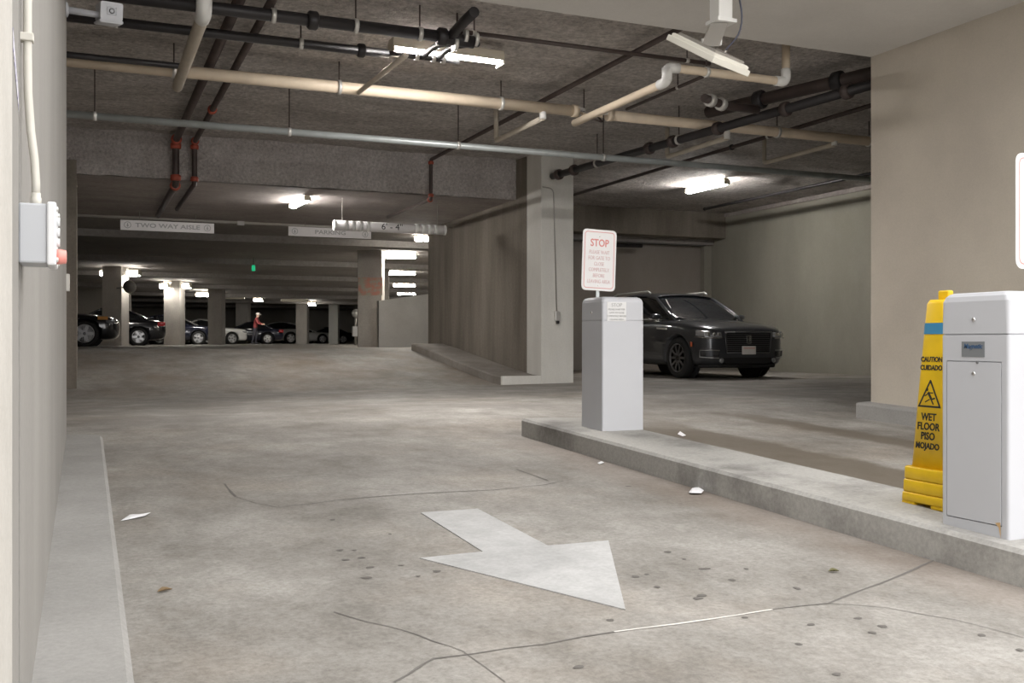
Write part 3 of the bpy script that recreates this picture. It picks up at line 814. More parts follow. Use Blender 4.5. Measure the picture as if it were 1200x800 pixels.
def pipe(name, label, pts, r, mat, cat='pipe', group=None, couplings=(), hangers=(), elbow_mat=None, bend=None, ccol='red', end_cap=None, zc=Z_CEIL):
    pts = [Vector(p) for p in pts]
    t = thing(name, label, cat, pts[0], group=group)
    MB().tube(elbow_pts(pts, bend or r*2.2), r, 14).build('pipe_run', mat, t)
    if elbow_mat:
        for a, b, c in zip(pts, pts[1:], pts[2:]):
            d1, d2 = (a-b).normalized(), (c-b).normalized(); q = r*2.3
            MB().tube(elbow_pts([b+d1*q*1.35, b, b+d2*q*1.35], q), r*1.18, 14).build('elbow', elbow_mat, t)
    for seg, s in couplings:
        a, b = pts[seg], pts[seg+1]; d = (b-a).normalized(); p = a.lerp(b, s)
        MB().tube([p-d*r*.9, p-d*r*.6, p+d*r*.6, p+d*r*.9], [r*1.25, r*1.55, r*1.55, r*1.25], 14).build('coupling', ccol, t)
    for seg, s in hangers:
        a, b = pts[seg], pts[seg+1]; d = (b-a).normalized(); p = a.lerp(b, s)
        h = MB().tube([p-d*.02, p+d*.02], r*1.22, 14).build('clamp', 'zinc', t)
        MB().tube([p+Vector((0,0,r)), Vector((p.x,p.y,zc+.03))], .008, 6).build('hanger_rod', 'brownpipe', t)
    if end_cap is not None:
        p = pts[end_cap]; q = pts[1] if end_cap == 0 else pts[-2]; d = (p-q).normalized()
        MB().tube([p-d*r, p+d*.01], r*1.15, 14).build('end_cap', elbow_mat or mat, t)
    return t
def pY(u, v, Y): return U(u, v, Y=Y)

# galvanised rail
a, b = pY(80, 133, 12.5), pY(1018, 210, 12.5); z = (a.z+b.z)/2
a = Vector((XG, 12.5, z)); b = Vector((XR, 12.5, z))
def frac(u, a, b):
    q = U(u, 300, Y=a.y); return (q.x-a.x)/(b.x-a.x)
pipe('steel_pipe', 'long thin galvanised steel pipe spanning the whole bay', [a, b], .043, 'galv', hangers=[(0, frac(111,a,b)), (0, frac(339,a,b)), (0, frac(537,a,b)), (0, frac(707,a,b))])
# main cream pipe
YM = 11.35; zm = U(300, 92.5, Y=YM).z
a = Vector((XG, YM, zm)); b = Vector((XR, YM, zm))
k0 = U(676, 100, Y=YM).x; k1 = U(712, 100, Y=YM).x
p_l = pipe('drain_pipe', 'long cream drain pipe crossing the left of the ceiling', [a, Vector((k0, YM, zm))], .068, 'cream', hangers=[(0,.30),(0,.56),(0,.85)], end_cap=1)
pipe('drain_pipe', 'cream drain pipe crossing the ceiling toward the tan wall', [Vector((k1, YM, zm-.01)), Vector((XR, YM, zm-.01))], .066, 'cream', hangers=[(0,.31),(0,.5)], end_cap=0)
t_ = thing('broken_pipe_joint', 'ragged bracket and broken coupling between two cream pipes', 'pipe joint', (k0, YM, zm))
for k in range(5):
    x = k0 + .04 + (k1-k0-.08)*k/4
    MB().obox((x, YM+random.uniform(-.05,.05), zm+random.uniform(-.04,.03)), (.05,.01,.012*random.uniform(-1,1)), (0,.035,.01), (0,.0,.018)).build('fragment', 'cream' if k%2 else 'zinc', t_)
MB().tube([(k0+.1, YM, zm), (k0+.1, YM, Z_CEIL+.02)], .008, 6).build('hanger_rod', 'brownpipe', t_)
MB().tube([(k0+.15,YM-.1,zm-.1),(k0+.3,YM-.1,zm-.13),(k0+.36,YM,zm-.1),(k0+.36,YM+.1,zm-.02)], .012, 8).build('loose_strap', 'brownpipe', t_)
# cross pipe under the main on the left
q0 = U(240, 16, Z=2.74); q1 = U(207, 102, Z=2.74); X0 = (q0.x+q1.x)/2
pipe('waste_pipe', 'thick grey-cream waste pipe with white elbow near security camera', [(X0, q0.y-.02, Z_CEIL-.0), (X0, q0.y-.02, CAM_H+2.74), (X0, q1.y, CAM_H+2.74)], .055, 'cream2', elbow_mat='pvc_white', bend=.1)
q0 = U(475, 67, Z=2.78); q1 = U(446, 94, Z=2.78); X0 = (q0.x+q1.x)/2
pipe('branch_pipe', 'short thin cream branch pipe behind the long lit fixture', [(X0, q0.y, CAM_H+2.80), (X0, YM-.06, CAM_H+2.80+.06)], .028, 'cream2')
# cream pipe with a step, right
zp = 2.66
q0 = U(672, 144, Z=zp); q1 = U(783, 96, Z=zp); X0 = (q0.x+q1.x)/2; zz = CAM_H+zp
q2 = U(921, 93, Y=q1.y); 
pipe('stepped_pipe', 'cream pipe stepping up at white elbows beneath antenna panel', [(X0, q0.y, zz), (X0, q1.y, zz), (X0, q1.y, zz+.15), (q2.x, q1.y, zz+.15), (q2.x, q1.y, Z_CEIL+.02)], .045, 'cream', elbow_mat='pvc_white', hangers=[(2,.32)], bend=.07)
# three drops from the main
for (ua, va, ub, vb, lab) in ((637,132,585,160,'cream trap pipe looping from the main left of pillar'), (853,156,793,180,'cream trap pipe looping from the main above the pillar head'), (979,164,903,187,'cream trap pipe looping from the main beside tan wall')):
    a = U(ua, va, Y=YM-.02); c = U(ub, vb, Z=a.z-CAM_H)
    pipe('trap_pipe', lab, [(a.x, YM-.02, zm), (a.x, YM-.10, a.z-.02), (a.x, c.y, a.z-.02), (a.x, c.y, Z_CEIL+.02)] if False else [(a.x, YM, a.z-.06), (a.x, c.y, a.z-.06), (a.x, c.y, Z_CEIL+.02)], .034, 'cream2', group=None, bend=.05)
    MBt = MB().tube([(a.x, YM, zm-.05), (a.x, YM, a.z-.075)], .043, 12)
    MBt.build('tee', 'pvc_white', [o for o in col.objects if o.name.startswith('trap_pipe') and o.type == 'EMPTY'][-1])

# sprinkler mains along the bay, dropping under the beam
def sprinkler(label, u_top, v_top, u_b, v_b, z_hi, r, u_end, v_end, drop_to, ncoup, y_near=8.3, mat='blackpipe'):
    yb = 16.12
    pb = U(u_b, v_b, Y=yb); X0 = pb.x; zhi = CAM_H+z_hi; zlo = CAM_H+drop_to
    e = U(u_end, v_end, Z=drop_to)
    pts = [(X0, y_near, zhi), (X0, yb, zhi), (X0, yb, zlo), (X0, e.y, zlo)]
    return pipe('sprinkler_pipe', label, pts, r, mat, couplings=ncoup, bend=r*1.6)
sprinkler('thick dark sprinkler pipe with red couplings above the aisle sign', 272, 35, 206, 172, 3.07, .052, 181, 252, 2.40, [(1,.12),(1,.85),(0,.985),(2,.03)], mat='brownpipe')
sprinkler('dark sprinkler pipe with red couplings beside the thicker one', 335, 0, 228, 172, 3.07, .04, 206, 245, 2.42, [(1,.12),(1,.88),(0,.70),(0,.99)], mat='brownpipe')
sprinkler('thin dark sprinkler pipe with red elbows left of the pillar', 792, 46, 505, 193, 3.07, .030, 448, 254, 2.40, [(1,.08),(1,.9),(2,.02)], mat='brownpipe')

def cross(name, label, u0, v0, u1, v1, Y, r, mat, ext0=None, hang=(), coup=()):
    a, b = U(u0, v0, Y=Y), U(u1, v1, Y=Y); z = (a.z+b.z)/2; a.z = b.z = z
    if ext0 is not None: a.x = ext0
    return pipe(name, label, [a, b], r, mat, hangers=hang, couplings=coup, ccol='blackpipe')
cross('sprinkler_main', 'thick black sprinkler main crossing above the security camera', 300, 17, 528, 43, 9.15, .055, 'blackpipe', ext0=XG, hang=[(0,.62),(0,.79),(0,.93)], coup=[(0,.98),(0,.7)])
cross('sprinkler_pipe', 'thin dark pipe crossing the ceiling toward the antenna panel', 536, 36, 832, 75, 9.15, .022, 'brownpipe', hang=[(0,.06),(0,.9)])
cross('sprinkler_main', 'black pipe passing behind the security camera arm', 300, 47, 455, 61, 9.9, .045, 'blackpipe', ext0=XG, hang=[(0,.36),(0,.78)], coup=[(0,.93)])
cross('sprinkler_pipe', 'dark grey pipe lying just above the long cream pipe', 80, 62, 215, 80, YM-.2, .032, 'blackpipe', ext0=XG)
# tee assembly joining the two black mains
zA = U(400, 29, Y=9.15).z; zB = U(400, 56, Y=9.9).z; xt = U(530, 45, Y=9.15).x
t_ = thing('pipe_manifold', 'cluster of black pipe elbows and bright clamps over the lit fixture', 'pipe fitting', (xt, 9.15, zA))
MB().tube([(xt-.12,9.15,zA),(xt+.22,9.15,zA-.01)], .06, 14).build('tee_body', 'blackpipe', t_)
MB().tube([(xt-.02,9.12,zA+.02),(xt-.02,8.75,zA+.05),(xt-.02,8.5,zA+.06)], .05, 12).build('branch', 'blackpipe', t_)
xB = U(455, 61, Y=9.9).x; xE = U(525, 70, Y=9.9).x
MB().tube([(xB-.02,9.9,zB),(xE+.12,9.9,zB)], .03, 12).build('header', 'blackpipe', t_)
for k, dx in enumerate((.10, .26)):
    MB().tube(elbow_pts([(xt+dx,9.15,zA-.02),(xt+dx,9.3,zA+.02),(xt+dx-.1,9.62,zB+.06),(xt+dx-.16,9.9,zB)], .12), .032, 12).build('elbow_hose', 'blackpipe', t_)
for dx, dy, dz in ((-.13,0,.0),(.03,0,-.05),(.12,-.03,.03),(.24,0,.02)):
    MB().tube([(xt+dx-.018,9.15+dy,zA+dz),(xt+dx+.018,9.15+dy,zA+dz)], .068, 12).build('clamp', 'zinc', t_)
for dx in (-.12, .06, .17):
    MB().tube([(xt+dx-.02,9.9,zB),(xt+dx+.02,9.9,zB)], .04, 10).build('clamp', 'zinc', t_)
MB().tube([(xt+.05,9.15,zA),(xt+.05,9.15,Z_CEIL+.03)], .01, 6).build('hanger_rod', 'brownpipe', t_)

# pipes running into the bay on the right
def run(name, label, p, q, r, mat, **k): return pipe(name, label, [p, q], r, mat, **k)
q0, q1 = U(825, 92, Z=2.95), U(716, 137, Z=2.95)
run('sprinkler_pipe', 'thin dark pipe running beside the stepped cream pipe', ((q0.x+q1.x)/2, q0.y, CAM_H+2.97), ((q0.x+q1.x)/2, YM-.12, CAM_H+2.97), .020, 'brownpipe', hangers=[(0,.3)])
run('sprinkler_main', 'thick black main angling from the tan wall to pillar', (7.75, 8.3, CAM_H+2.75), (7.16, 15.1, CAM_H+2.75), .056, 'blackpipe', couplings=[(0,.06),(0,.20),(0,.38),(0,.52),(0,.6),(0,.97),(0,.9)], ccol='brownpipe', hangers=[(0,.5),(0,.8)])
run('sprinkler_main', 'second dark main above the thick black one by tan wall', (8.15, 8.3, CAM_H+2.98), (7.45, 11.0, CAM_H+2.98), .075, 'brownpipe', couplings=[(0,.3),(0,.7)], ccol='blackpipe')
t_ = pipe('valve_stub', 'short dark valve stub under the stepped cream pipe', [(6.55, 9.75, CAM_H+2.80), (6.95, 9.9, CAM_H+2.78), (7.45, 9.95, CAM_H+2.79)], .05, 'brownpipe', couplings=[(0,.3),(0,.8)], ccol='zinc', bend=.1)
q0, q1 = U(1018, 125, Z=3.05), U(672, 229, Z=3.05); X0 = (q0.x+q1.x)/2
run('sprinkler_pipe', 'dark pipe running deep into the bay behind pillar', (X0, 8.4, CAM_H+3.06), (X0, 19.8, CAM_H+3.06), .03, 'brownpipe', hangers=[(0,.12),(0,.34)], couplings=[(0,.42)], ccol='blackpipe')
q0, q1 = U(982, 211, Z=3.02), U(827, 245, Z=3.02); X0 = (q0.x+q1.x)/2
run('sprinkler_pipe', 'dark pipe above the grey SUV near the olive wall', (X0, 10.0, CAM_H+3.02), (X0, q1.y, CAM_H+3.02), .032, 'blackpipe', end_cap=1)
q0 = U(735, 288, Y=21.3); q1 = U(752, 288, Y=21.3)
tag(MB().tube([q0 + Vector((-.9,0,0)), q1], .05).build('wall_rail', 'blackpipe'), 'short black rail on the wall behind stop sign', 'rail')

# pillar conduit
t_ = thing('pillar_conduit', 'thin conduit with outlet box on the pale pillar', 'conduit', (7.25, 15.19, 1.3))
zt = U(640, 219, Y=15.18).z; zb = U(653, 366, Y=15.18).z
x0 = XW0 + .01; x1 = U(650, 300, Y=15.18).x; x2 = U(652.5, 366, Y=15.18).x
MB().tube(elbow_pts([(x0,15.185,zt),(x1-.02,15.185,zt-.02),(x2,15.185,zb)], .12), .010, 8).build('conduit_run', 'grey_metal', t_)
B((x2-.045,15.13,zb-.14), (x2+.045,15.2,zb+.02)).build('outlet_box', 'zinc', t_, bevel=.008)
B((x2-.02,15.12,zb-.19), (x2+.02,15.17,zb-.14)).build('plug', 'blackpipe', t_)

# ------------------------------------------------------------------ lamps
def lamp(label, c, ang, length, w=.13, h=.09, lens='tube', group=None, name='strip_light', clamp=False, wrap=True):
    d = Vector((math.cos(ang), math.sin(ang), 0)); s = Vector((-d.y, d.x, 0)); z = Vector((0,0,1)); c = Vector(c)
    t = thing(name, label, 'light', c, group=group)
    MB().obox(c + z*h*(.55 if wrap else .35), d*length/2, s*w*(.36 if wrap else .56), z*h*(.2 if wrap else .35)).build('housing', 'lamp_body', t, bevel=.008)
    prof = [(math.cos(R(a)), -math.sin(R(a))) for a in range(-15, 196, 21)] if wrap else [(1, .02), (.5, -.24), (-.5, -.24), (-1, .02)]
    rings = [[c + d*x + s*(w*.46*k*px) + z*(h*.62*k*py) for px, py in prof] for x, k in ((-length*.485,.8),(-length*.47,1),(length*.47,1),(length*.485,.8))]
    MB().loft(rings, True).build('lens', lens, t)
    for sg in (-1, 1): MB().obox(c + d*sg*length*.495, d*length*.008, s*w*(.5 if wrap else .57), z*h*(.45 if wrap else .42)).build('end_cap', 'lamp_body', t)
    if not wrap:
        for sg in (-1, 1): MB().obox(c + s*sg*w*.535, d*length/2, s*.004, z*.012).build('side_lip', 'lamp_body', t)
    if clamp:
        for k in (-.22, .0): MB().obox(c + d*length*k, d*.02, s*w*.52, z*h*.66).build('band', 'zinc', t)
    return t
a, b = U(458, 55, Z=3.02), U(587, 72, Z=3.02)
lamp('bright strip light mounted under the ceiling among black pipes', (a+b)/2, math.atan2((b-a).y, (b-a).x), (b-a).length, .16, .13, 'tube_near', wrap=False)
a, b = U(340, 243, Z=2.45), U(364, 231, Z=2.45)
c = (a+b)/2
lamp('strip light on the dark ceiling above the ramp', c, math.atan2((b-a).y, (b-a).x), 1.05, .13, .08)
a, b = U(806, 224, Z=3.12), U(852, 213, Z=3.12)
lamp('strip light on the sprayed ceiling above the grey SUV', (a+b)/2, math.atan2((b-a).y, (b-a).x), (b-a).length, .13, .1)
for u0, u1, v, lab in ((448,488,300,'nearest to the broad column'), (455,487,320,'second beyond the broad column'), (461,487,334,'third beyond the broad column'), (466,487,344,'last beyond the broad column')):
    a, b = U(u0, v, Z=2.36), U(u1, v, Z=2.36)
    lamp('bright strip light over the parapet, ' + lab, (a+b)/2, math.atan2((b-a).y, (b-a).x), (b-a).length, .28, .10, 'tube_far', 'strip lights beyond the parapet')
a, b = U(486, 279.5, Z=2.36), U(512, 279.5, Z=2.36)
lamp('strip light half hidden by the brown concrete wall', (a+b)/2, math.atan2((b-a).y, (b-a).x), (b-a).length, .2, .1, 'tube_far')
for u, v, wpx, near in ((122,320,6,'left of the first column'), (157,320,14,'right of the first column'), (193,335,10,'left of the second column'), (219,335,9,'right of the second column'), (239,345,18,'near the third column'), (303,351,11,'over the person in red'), (366,356,9,'between the two white cars')):
    c = U(u, v, Z=2.24); tt = (c.xy.length); L_ = wpx/F_PX*tt*.9
    lamp('glowing round-ended ceiling lamp ' + near, c, -YAW, L_, .35, .16, 'tube_deck', 'ceiling lamps of the parking deck', 'ceiling_lamp')
for u, v, lab in ((345,352,'dark unlit strip lamp over the white cars'), (270,349,'dark unlit strip lamp near the third column')):
    c = U(u, v, Z=2.3); lamp(lab, c, -YAW, 1.5, .2, .1, 'lamp_body', None, 'unlit_lamp')

# ------------------------------------------------------------------ hanging signs
def hang_sign(label, u0, u1, vt, vb, Y, s, words_h, ztop):
    a, b = U(u0, vt, Y=Y), U(u1, vt, Y=Y); lo = U(u0, vb, Y=Y)
    h = a.z - lo.z; z1 = a.z; z0 = z1 - h; W = b.x - a.x; cx = (a.x+b.x)/2
    t = thing('hanging_sign', label, 'sign', (cx, Y, z0))
    B((a.x, Y, z0), (b.x, Y+.03, z1)).build('board', 'board_white', t, bevel=.004)
    text('lettering', s, words_h, 'notice_ink', t, (cx, Y-.002, (z0+z1)/2), (1,0,0), (0,0,1), width=1.35, bold=.002)
    for sx in (-1, 1):
        c = Vector((cx + sx*(W/2-.13), Y-.003, (z0+z1)/2)); rr = h*.33; n = 20
        MB().add([c + Vector((math.cos(k*2*math.pi/n)*rr,0,math.sin(k*2*math.pi/n)*rr)) for k in range(n)] + [c + Vector((math.cos(k*2*math.pi/n)*rr*.82,0,math.sin(k*2*math.pi/n)*rr*.82)) for k in range(n)], [(k,(k+1)%n,n+(k+1)%n,n+k) for k in range(n)]).build('roundel', 'notice_ink', t)
        MB().add([c + Vector((x*rr,0,z_*rr)) for x, z_ in ((-.15,.5),(.15,.5),(.15,-.1),(.4,-.1),(0,-.6),(-.4,-.1),(-.15,-.1))], [tuple(range(7))]).build('roundel_arrow', 'notice_ink', t)
        MB().tube([(cx+sx*W*.3, Y+.015, z1), (cx+sx*W*.3, Y+.015, ztop)], .006, 6).build('hanger', 'grey_metal', t)
    return t
hang_sign('white hanging board lettered TWO WAY AISLE', 141, 251, 257, 269, 20.6, 'TWO WAY AISLE', .115, Z_BEAM+.03)
hang_sign('white hanging board lettered PARKING', 338, 435, 265, 276, 20.6, 'PARKING', .115, Z_BEAM+.03)
def clearance():
    Y = 17.2; a, b = U(393, 266, Y=Y), U(520, 267.5, Y=Y); z = (a.z+b.z)/2; r = .088
    a.z = b.z = z
    t = thing('clearance_bar', 'round white clearance bar marked with height and pale bands', 'clearance bar', (a.x, Y, z-r))
    MB().tube([a, b], r, 20).build('tube', 'board_white', t)
    for p, sg in ((a,-1),(b,1)): MB().tube([p, p+Vector((sg*.03,0,0))], r*1.06, 20).build('end_cap', 'pvc_white', t)
    L_ = b.x - a.x
    for f in (.09,.155,.22,.285,.74,.80,.86,.92):
        x = a.x + L_*f; MB().tube([(x-.038,Y,z),(x+.038,Y,z)], r*1.02, 20).build('reflective_band', 'pvc_white', t)
    text('lettering', "6' - 4\"", .155, 'black', t, ((a.x+b.x)/2, Y-r-.002, z), (1,0,0), (0,0,1), width=1.05)
    for f in (.06,.94): MB().tube([(a.x+L_*f,Y,z+r), (a.x+L_*f,Y,Z_BEAM+.03)], .006, 6).build('hanger', 'grey_metal', t)
clearance()
c = U(297, 314, Z=2.15)
t_ = thing('exit_sign', 'small green glowing exit sign under the dark ceiling', 'exit sign', c)
MB().obox(c, Vector((CY,-SY,0))*.05, Vector((SY,CY,0))*.02, (0,0,.085)).build('face', 'exit', t_, bevel=.01)
MB().tube([c+Vector((0,0,.085)), (c.x,c.y,Z_FAR+.02)], .012, 6).build('stem', 'blackpipe', t_)
c = U(152, 336, t=31.5)
t_ = thing('convex_mirror', 'round dark mirror hung beside the first column', 'mirror', c)
MB().lathe([(.02,-.06),(.17,-.05),(.21,0),(.15,.04),(.02,.07)], c, (SY*-1,-CY,-.2), 20).build('mirror_dome', 'grey_metal', t_)
MB().tube([c, c+Vector((-.35,.9,.0))], .02, 8).build('bracket', 'trim', t_)
# pole by the broad column
c = U(416.5, 405, t=40)
c.z = DECK
t_ = thing('mirror_pole', 'slim pole with round head and white box by broad column', 'pole', c)
hd = U(416.5, 367, t=40).z
MB().tube([c, (c.x,c.y,hd)], .04, 10).build('pole', 'grey_metal', t_)
MB().lathe([(.03,-.04),(.15,-.03),(.17,0),(.12,.05),(.02,.08)], (c.x,c.y-.05,hd), (-SY,-CY,0), 18).build('head', 'zinc', t_)
MB().box((c.x-.14,c.y-.14,DECK+.35), (c.x+.14,c.y-.02,DECK+.75)).build('box', 'sign_white', t_, bevel=.01)

# ------------------------------------------------------------------ vehicles
def subsurf_mesh(o, lv):
    s = o.modifiers.new('sub', 'SUBSURF'); s.levels = lv; s.render_levels = lv
def bake(o):
    dg = bpy.context.evaluated_depsgraph_get(); dg.update()
    me = bpy.data.meshes.new_from_object(o.evaluated_get(dg)); old = o.data
    o.modifiers.clear(); o.data = me; me.name = old.name
    for p in me.polygons: p.use_smooth = True

def lerp_tab(tab, x):
    for a, b in zip(tab, tab[1:]):
        if (a[0]-x)*(b[0]-x) <= 0 and a[0] != b[0]:
            k = (x-a[0])/(b[0]-a[0]); return [p+(q-p)*k for p, q in zip(a[1:], b[1:])]
    return list(tab[0][1:]) if abs(x-tab[0][0]) < abs(x-tab[-1][0]) else list(tab[-1][1:])

def car(label, body_mat, L=4.6, W=1.82, H=1.45, style='saloon', rim='rim', detail=0, group=None, cat='car', name='car'):
    t = thing(name, label, cat, (0,0,0), 0, group)
    h = L/2; w = W/2
    tall = style == 'suv'
    hood = .60*H if tall else .60*H
    belt = .655*H if tall else .64*H
    gc = .13*H
    # lower body: x, half width, bottom, top, crown
    st = [(h, w*.50, gc+.16, hood*.80, .0), (h-.05, w*.80, gc+.04, hood*.90, .01), (h-.18, w*.93, gc, hood*.965, .02), (h-.5, w*.985, gc, hood*1.01, .035),
          (h-.95, w, gc, hood*1.05, .045), (h-1.4, w, gc, belt, .05), (h-2.2, w, gc, belt+.01, .03), (0-.4, w, gc, belt+.02, .03), (-h+1.2, w, gc, belt+.045, .03),
          (-h+.55, w*.985, gc, belt+.04, .03), (-h+.2, w*.94, gc+.03, belt+.0, .02), (-h+.05, w*.82, gc+.08, belt-.10, .01), (-h, w*.55, gc+.22, belt-.22, .0)]
    rings = []
    for x, ww, zb, zt, cr in st:
        zm_ = zb + (zt-zb)*.55
        half = [(0,zb),(ww*.84,zb),(ww*.965,zb+.07),(ww*.985,zb+(zt-zb)*.28),(ww,zm_),(ww*.985,zt-.10),(ww*.935,zt-.012),(ww*.6,zt+cr*.75),(0,zt+cr)]
        ring = [(x,y,z) for y, z in half] + [(x,-y,z) for y, z in reversed(half[1:-1])]
        rings.append(ring)
    body = MB().loft(rings, True, True, True).build('body', body_mat, t, local=True)
    bm = bmesh.new(); bm.from_mesh(body.data)
    bm.to_mesh(body.data); bm.free()
    subsurf_mesh(body, 2)
    rw = .205*L/ (4.6/1.6) if False else (.385 if tall else .325)
    ax_f, ax_r = h - .92, -h + .98
    cut = MB()
    for ax in (ax_f, ax_r):
        for sg in (-1, 1):
            cut.lathe([(rw+.065, 0), (rw+.065, .34)], (ax, sg*(w+.05) , rw), (0,-sg,0), 28)
    cutter = cut.build('cutter', 'trim')
    bo = body.modifiers.new('arch', 'BOOLEAN'); bo.operation = 'DIFFERENCE'; bo.object = cutter; bo.solver = 'FAST'
    bake(body); bpy.data.objects.remove(cutter)
    # greenhouse
    if style == 'suv': gh = [(h-1.28, .74, .80, belt-.02), (h-1.55, .80, .79, belt+.20), (h-2.10, .845, .69, H-.10), (h-2.5, .86, .67, H-.035), (-.6, .86, .67, H-.01), (-h+1.2, .85, .665, H-.05), (-h+.6, .83, .64, H-.13), (-h+.30, .80, .72, belt+.06)]
    else: gh = [(h-1.30, .72, .78, belt-.02), (h-1.65, .80, .76, belt+.17), (h-2.15, .835, .66, H-.08), (h-2.55, .85, .63, H-.015), (-.35, .85, .63, H), (-h+1.5, .83, .62, H-.07), (-h+1.0, .80, .66, H-.22), (-h+.55, .76, .76, belt+.05)]
    rings = []
    for x, wb_, wt_, zt in gh:
        zb = belt - .10; wb2, wt2 = w*wb_*1.06, w*wt_
        half = [(0,zb),(wb2,zb),(wb2,zb+.12),(wt2+(wb2-wt2)*.1, zt-.05 if zt-.05 > zb+.13 else zb+.13),(wt2*.9,zt),(0,zt+.035)]
        rings.append([(x,y,z) for y, z in half] + [(x,-y,z) for y, z in reversed(half[1:-1])])
    g = MB().loft(rings, True, True, True).build('glasshouse', 'glass', t, local=True); subsurf_mesh(g, 2); bake(g)
    # roof panel
    rr = []
    tab = [(a, b_, c_, d) for a, b_, c_, d in gh]
    xs0, xs1 = (h-2.12, -h+.62) if tall else (h-2.2, -h+1.35)
    for k in range(9):
        x = xs0 + (xs1-xs0)*k/8; wb_, wt_, zt = lerp_tab(tab, x); wt2 = w*wt_
        rr.append([(x, y, z) for y, z in ((-wt2*1.03,zt-.06),(-wt2*.93,zt-.005),(-wt2*.5,zt+.018),(0,zt+.024),(wt2*.5,zt+.018),(wt2*.93,zt-.005),(wt2*1.03,zt-.06))])
    ro = MB().loft(rr, False, False, True).build('roof', body_mat, t, local=True)
    so = ro.modifiers.new('thick', 'SOLIDIFY'); so.thickness = .02; so.offset = 1; subsurf_mesh(ro, 1)
    # pillars
    for sg in (-1, 1):
        def side(x, k):
            wb_, wt_, zt = lerp_tab(tab, x); zb = belt-.02; y = w*wb_*1.06*(1-k) + w*wt_*k; return Vector((x, sg*(y+.0), zb + (zt-.03-zb)*k))
        MB().tube([side(gh[0][0]+.02, 0), side(gh[1][0], .93), side(gh[2][0], .97), side(gh[3][0], .98)], .032, 8).build('pillar', body_mat, t, local=True)
        for px in ((h-2.75, -.62*h/2.3+.15) if not tall else (h-2.85, -h+1.45)):
            MB().tube([side(px, 0), side(px-.06, .5), side(px-.12, .95)], .038, 8).build('pillar', 'trim', t, local=True)
        MB().tube([side(gh[-1][0]+.05, 0), side(gh[-2][0], .9), side(gh[-3][0], .97)], .045, 8).build('pillar', body_mat, t, local=True)
        # belt trim
        # mirror
        mp = Vector((h-1.62, sg*(w*.93), belt+.07))
        MB().loft([[mp + Vector((dx, sg*dy*1.0, 0)) + Vector((0, math.cos(a)*.0, 0)) + Vector((math.cos(a)*.045*s_, 0, math.sin(a)*.055*s_)) for a in [2*math.pi*k/10 for k in range(10)]] for dx, dy, s_ in ((0,-.02,.5),(0,.06,1),(-.01,.15,1.05),(-.02,.20,.6))]).build('wing_mirror', body_mat, t, local=True)
    # wheels
    for ax in (ax_f, ax_r):
        for sg in (-1, 1):
            y0 = sg*(w-.005); d = (0, sg, 0)
            wh = MB().lathe([(rw*.62,-.20),(rw*.95,-.20),(rw,-.17),(rw,-.03),(rw*.95,-.004),(rw*.72,0),(rw*.70,-.03)], (ax, y0, rw), d, 28).build('tyre', 'tyre', t, local=True)
            rm = MB().lathe([(rw*.70,-.19),(rw*.72,-.01),(rw*.67,-.005),(rw*.64,-.05),(.06,-.055),(.055,-.02),(.02,-.012)], (ax, y0, rw), d, 28).build('rim', 'trim' if detail else 'rim_d', wh, local=True)
            ns = 10 if detail else 5; sp = MB()
            for k in range(ns):
                a = 2*math.pi*k/ns; e = Vector((math.cos(a),0,math.sin(a))); q = Vector((-math.sin(a),0,math.cos(a)))
                c_ = Vector((ax, y0 - sg*.03, rw)); ws = .022 if detail else .045
                sp.obox(c_ + e*rw*.38, e*rw*.31, q*ws, Vector((0,.012,0)))
            sp.lathe([(rw*.71,-.03),(rw*.715,-.005),(rw*.66,-.005),(rw*.65,-.03)], (ax,y0,rw), d, 28)
            sp.build('spokes', rim, wh, local=True)
            # dark arch liner
            MB().lathe([(rw+.062,-.26),(rw+.062,-.22),(.1,-.22)], (ax, y0, rw), d, 24).build('arch_liner', 'trim', t, local=True)
    return t, dict(h=h, w=w, hood=hood, belt=belt, gc=gc, tab=tab, ax_f=ax_f, ax_r=ax_r, rw=rw)

def lamps(t, i, front=True, mat_f='headlamp', simple=True):
    h, w, hood = i['h'], i['w'], i['hood']
    for sg in (-1, 1):
        if front:
            MB().loft([[(h-.13+dx, sg*y, z) for y, z in ((w*.58,hood*.74),(w*.93,hood*.76),(w*.955,hood*.88),(w*.58,hood*.84))] for dx in (-.22, .055)]).build('headlamp', mat_f, t, local=True, bevel=.02)
        MB().loft([[(-h+.12+dx, sg*y, z) for y, z in ((w*.55,hood*.86),(w*.955,hood*.84),(w*.97,hood*1.03),(w*.55,hood*1.0))] for dx in (-.07, .20)]).build('tail_lamp', 'taillamp', t, local=True, bevel=.02)

def place(t, c, heading, z=None):
    t.location = (c[0], c[1], fz(c[0], c[1]) if z is None else z); t.rotation_euler = (0, 0, heading)

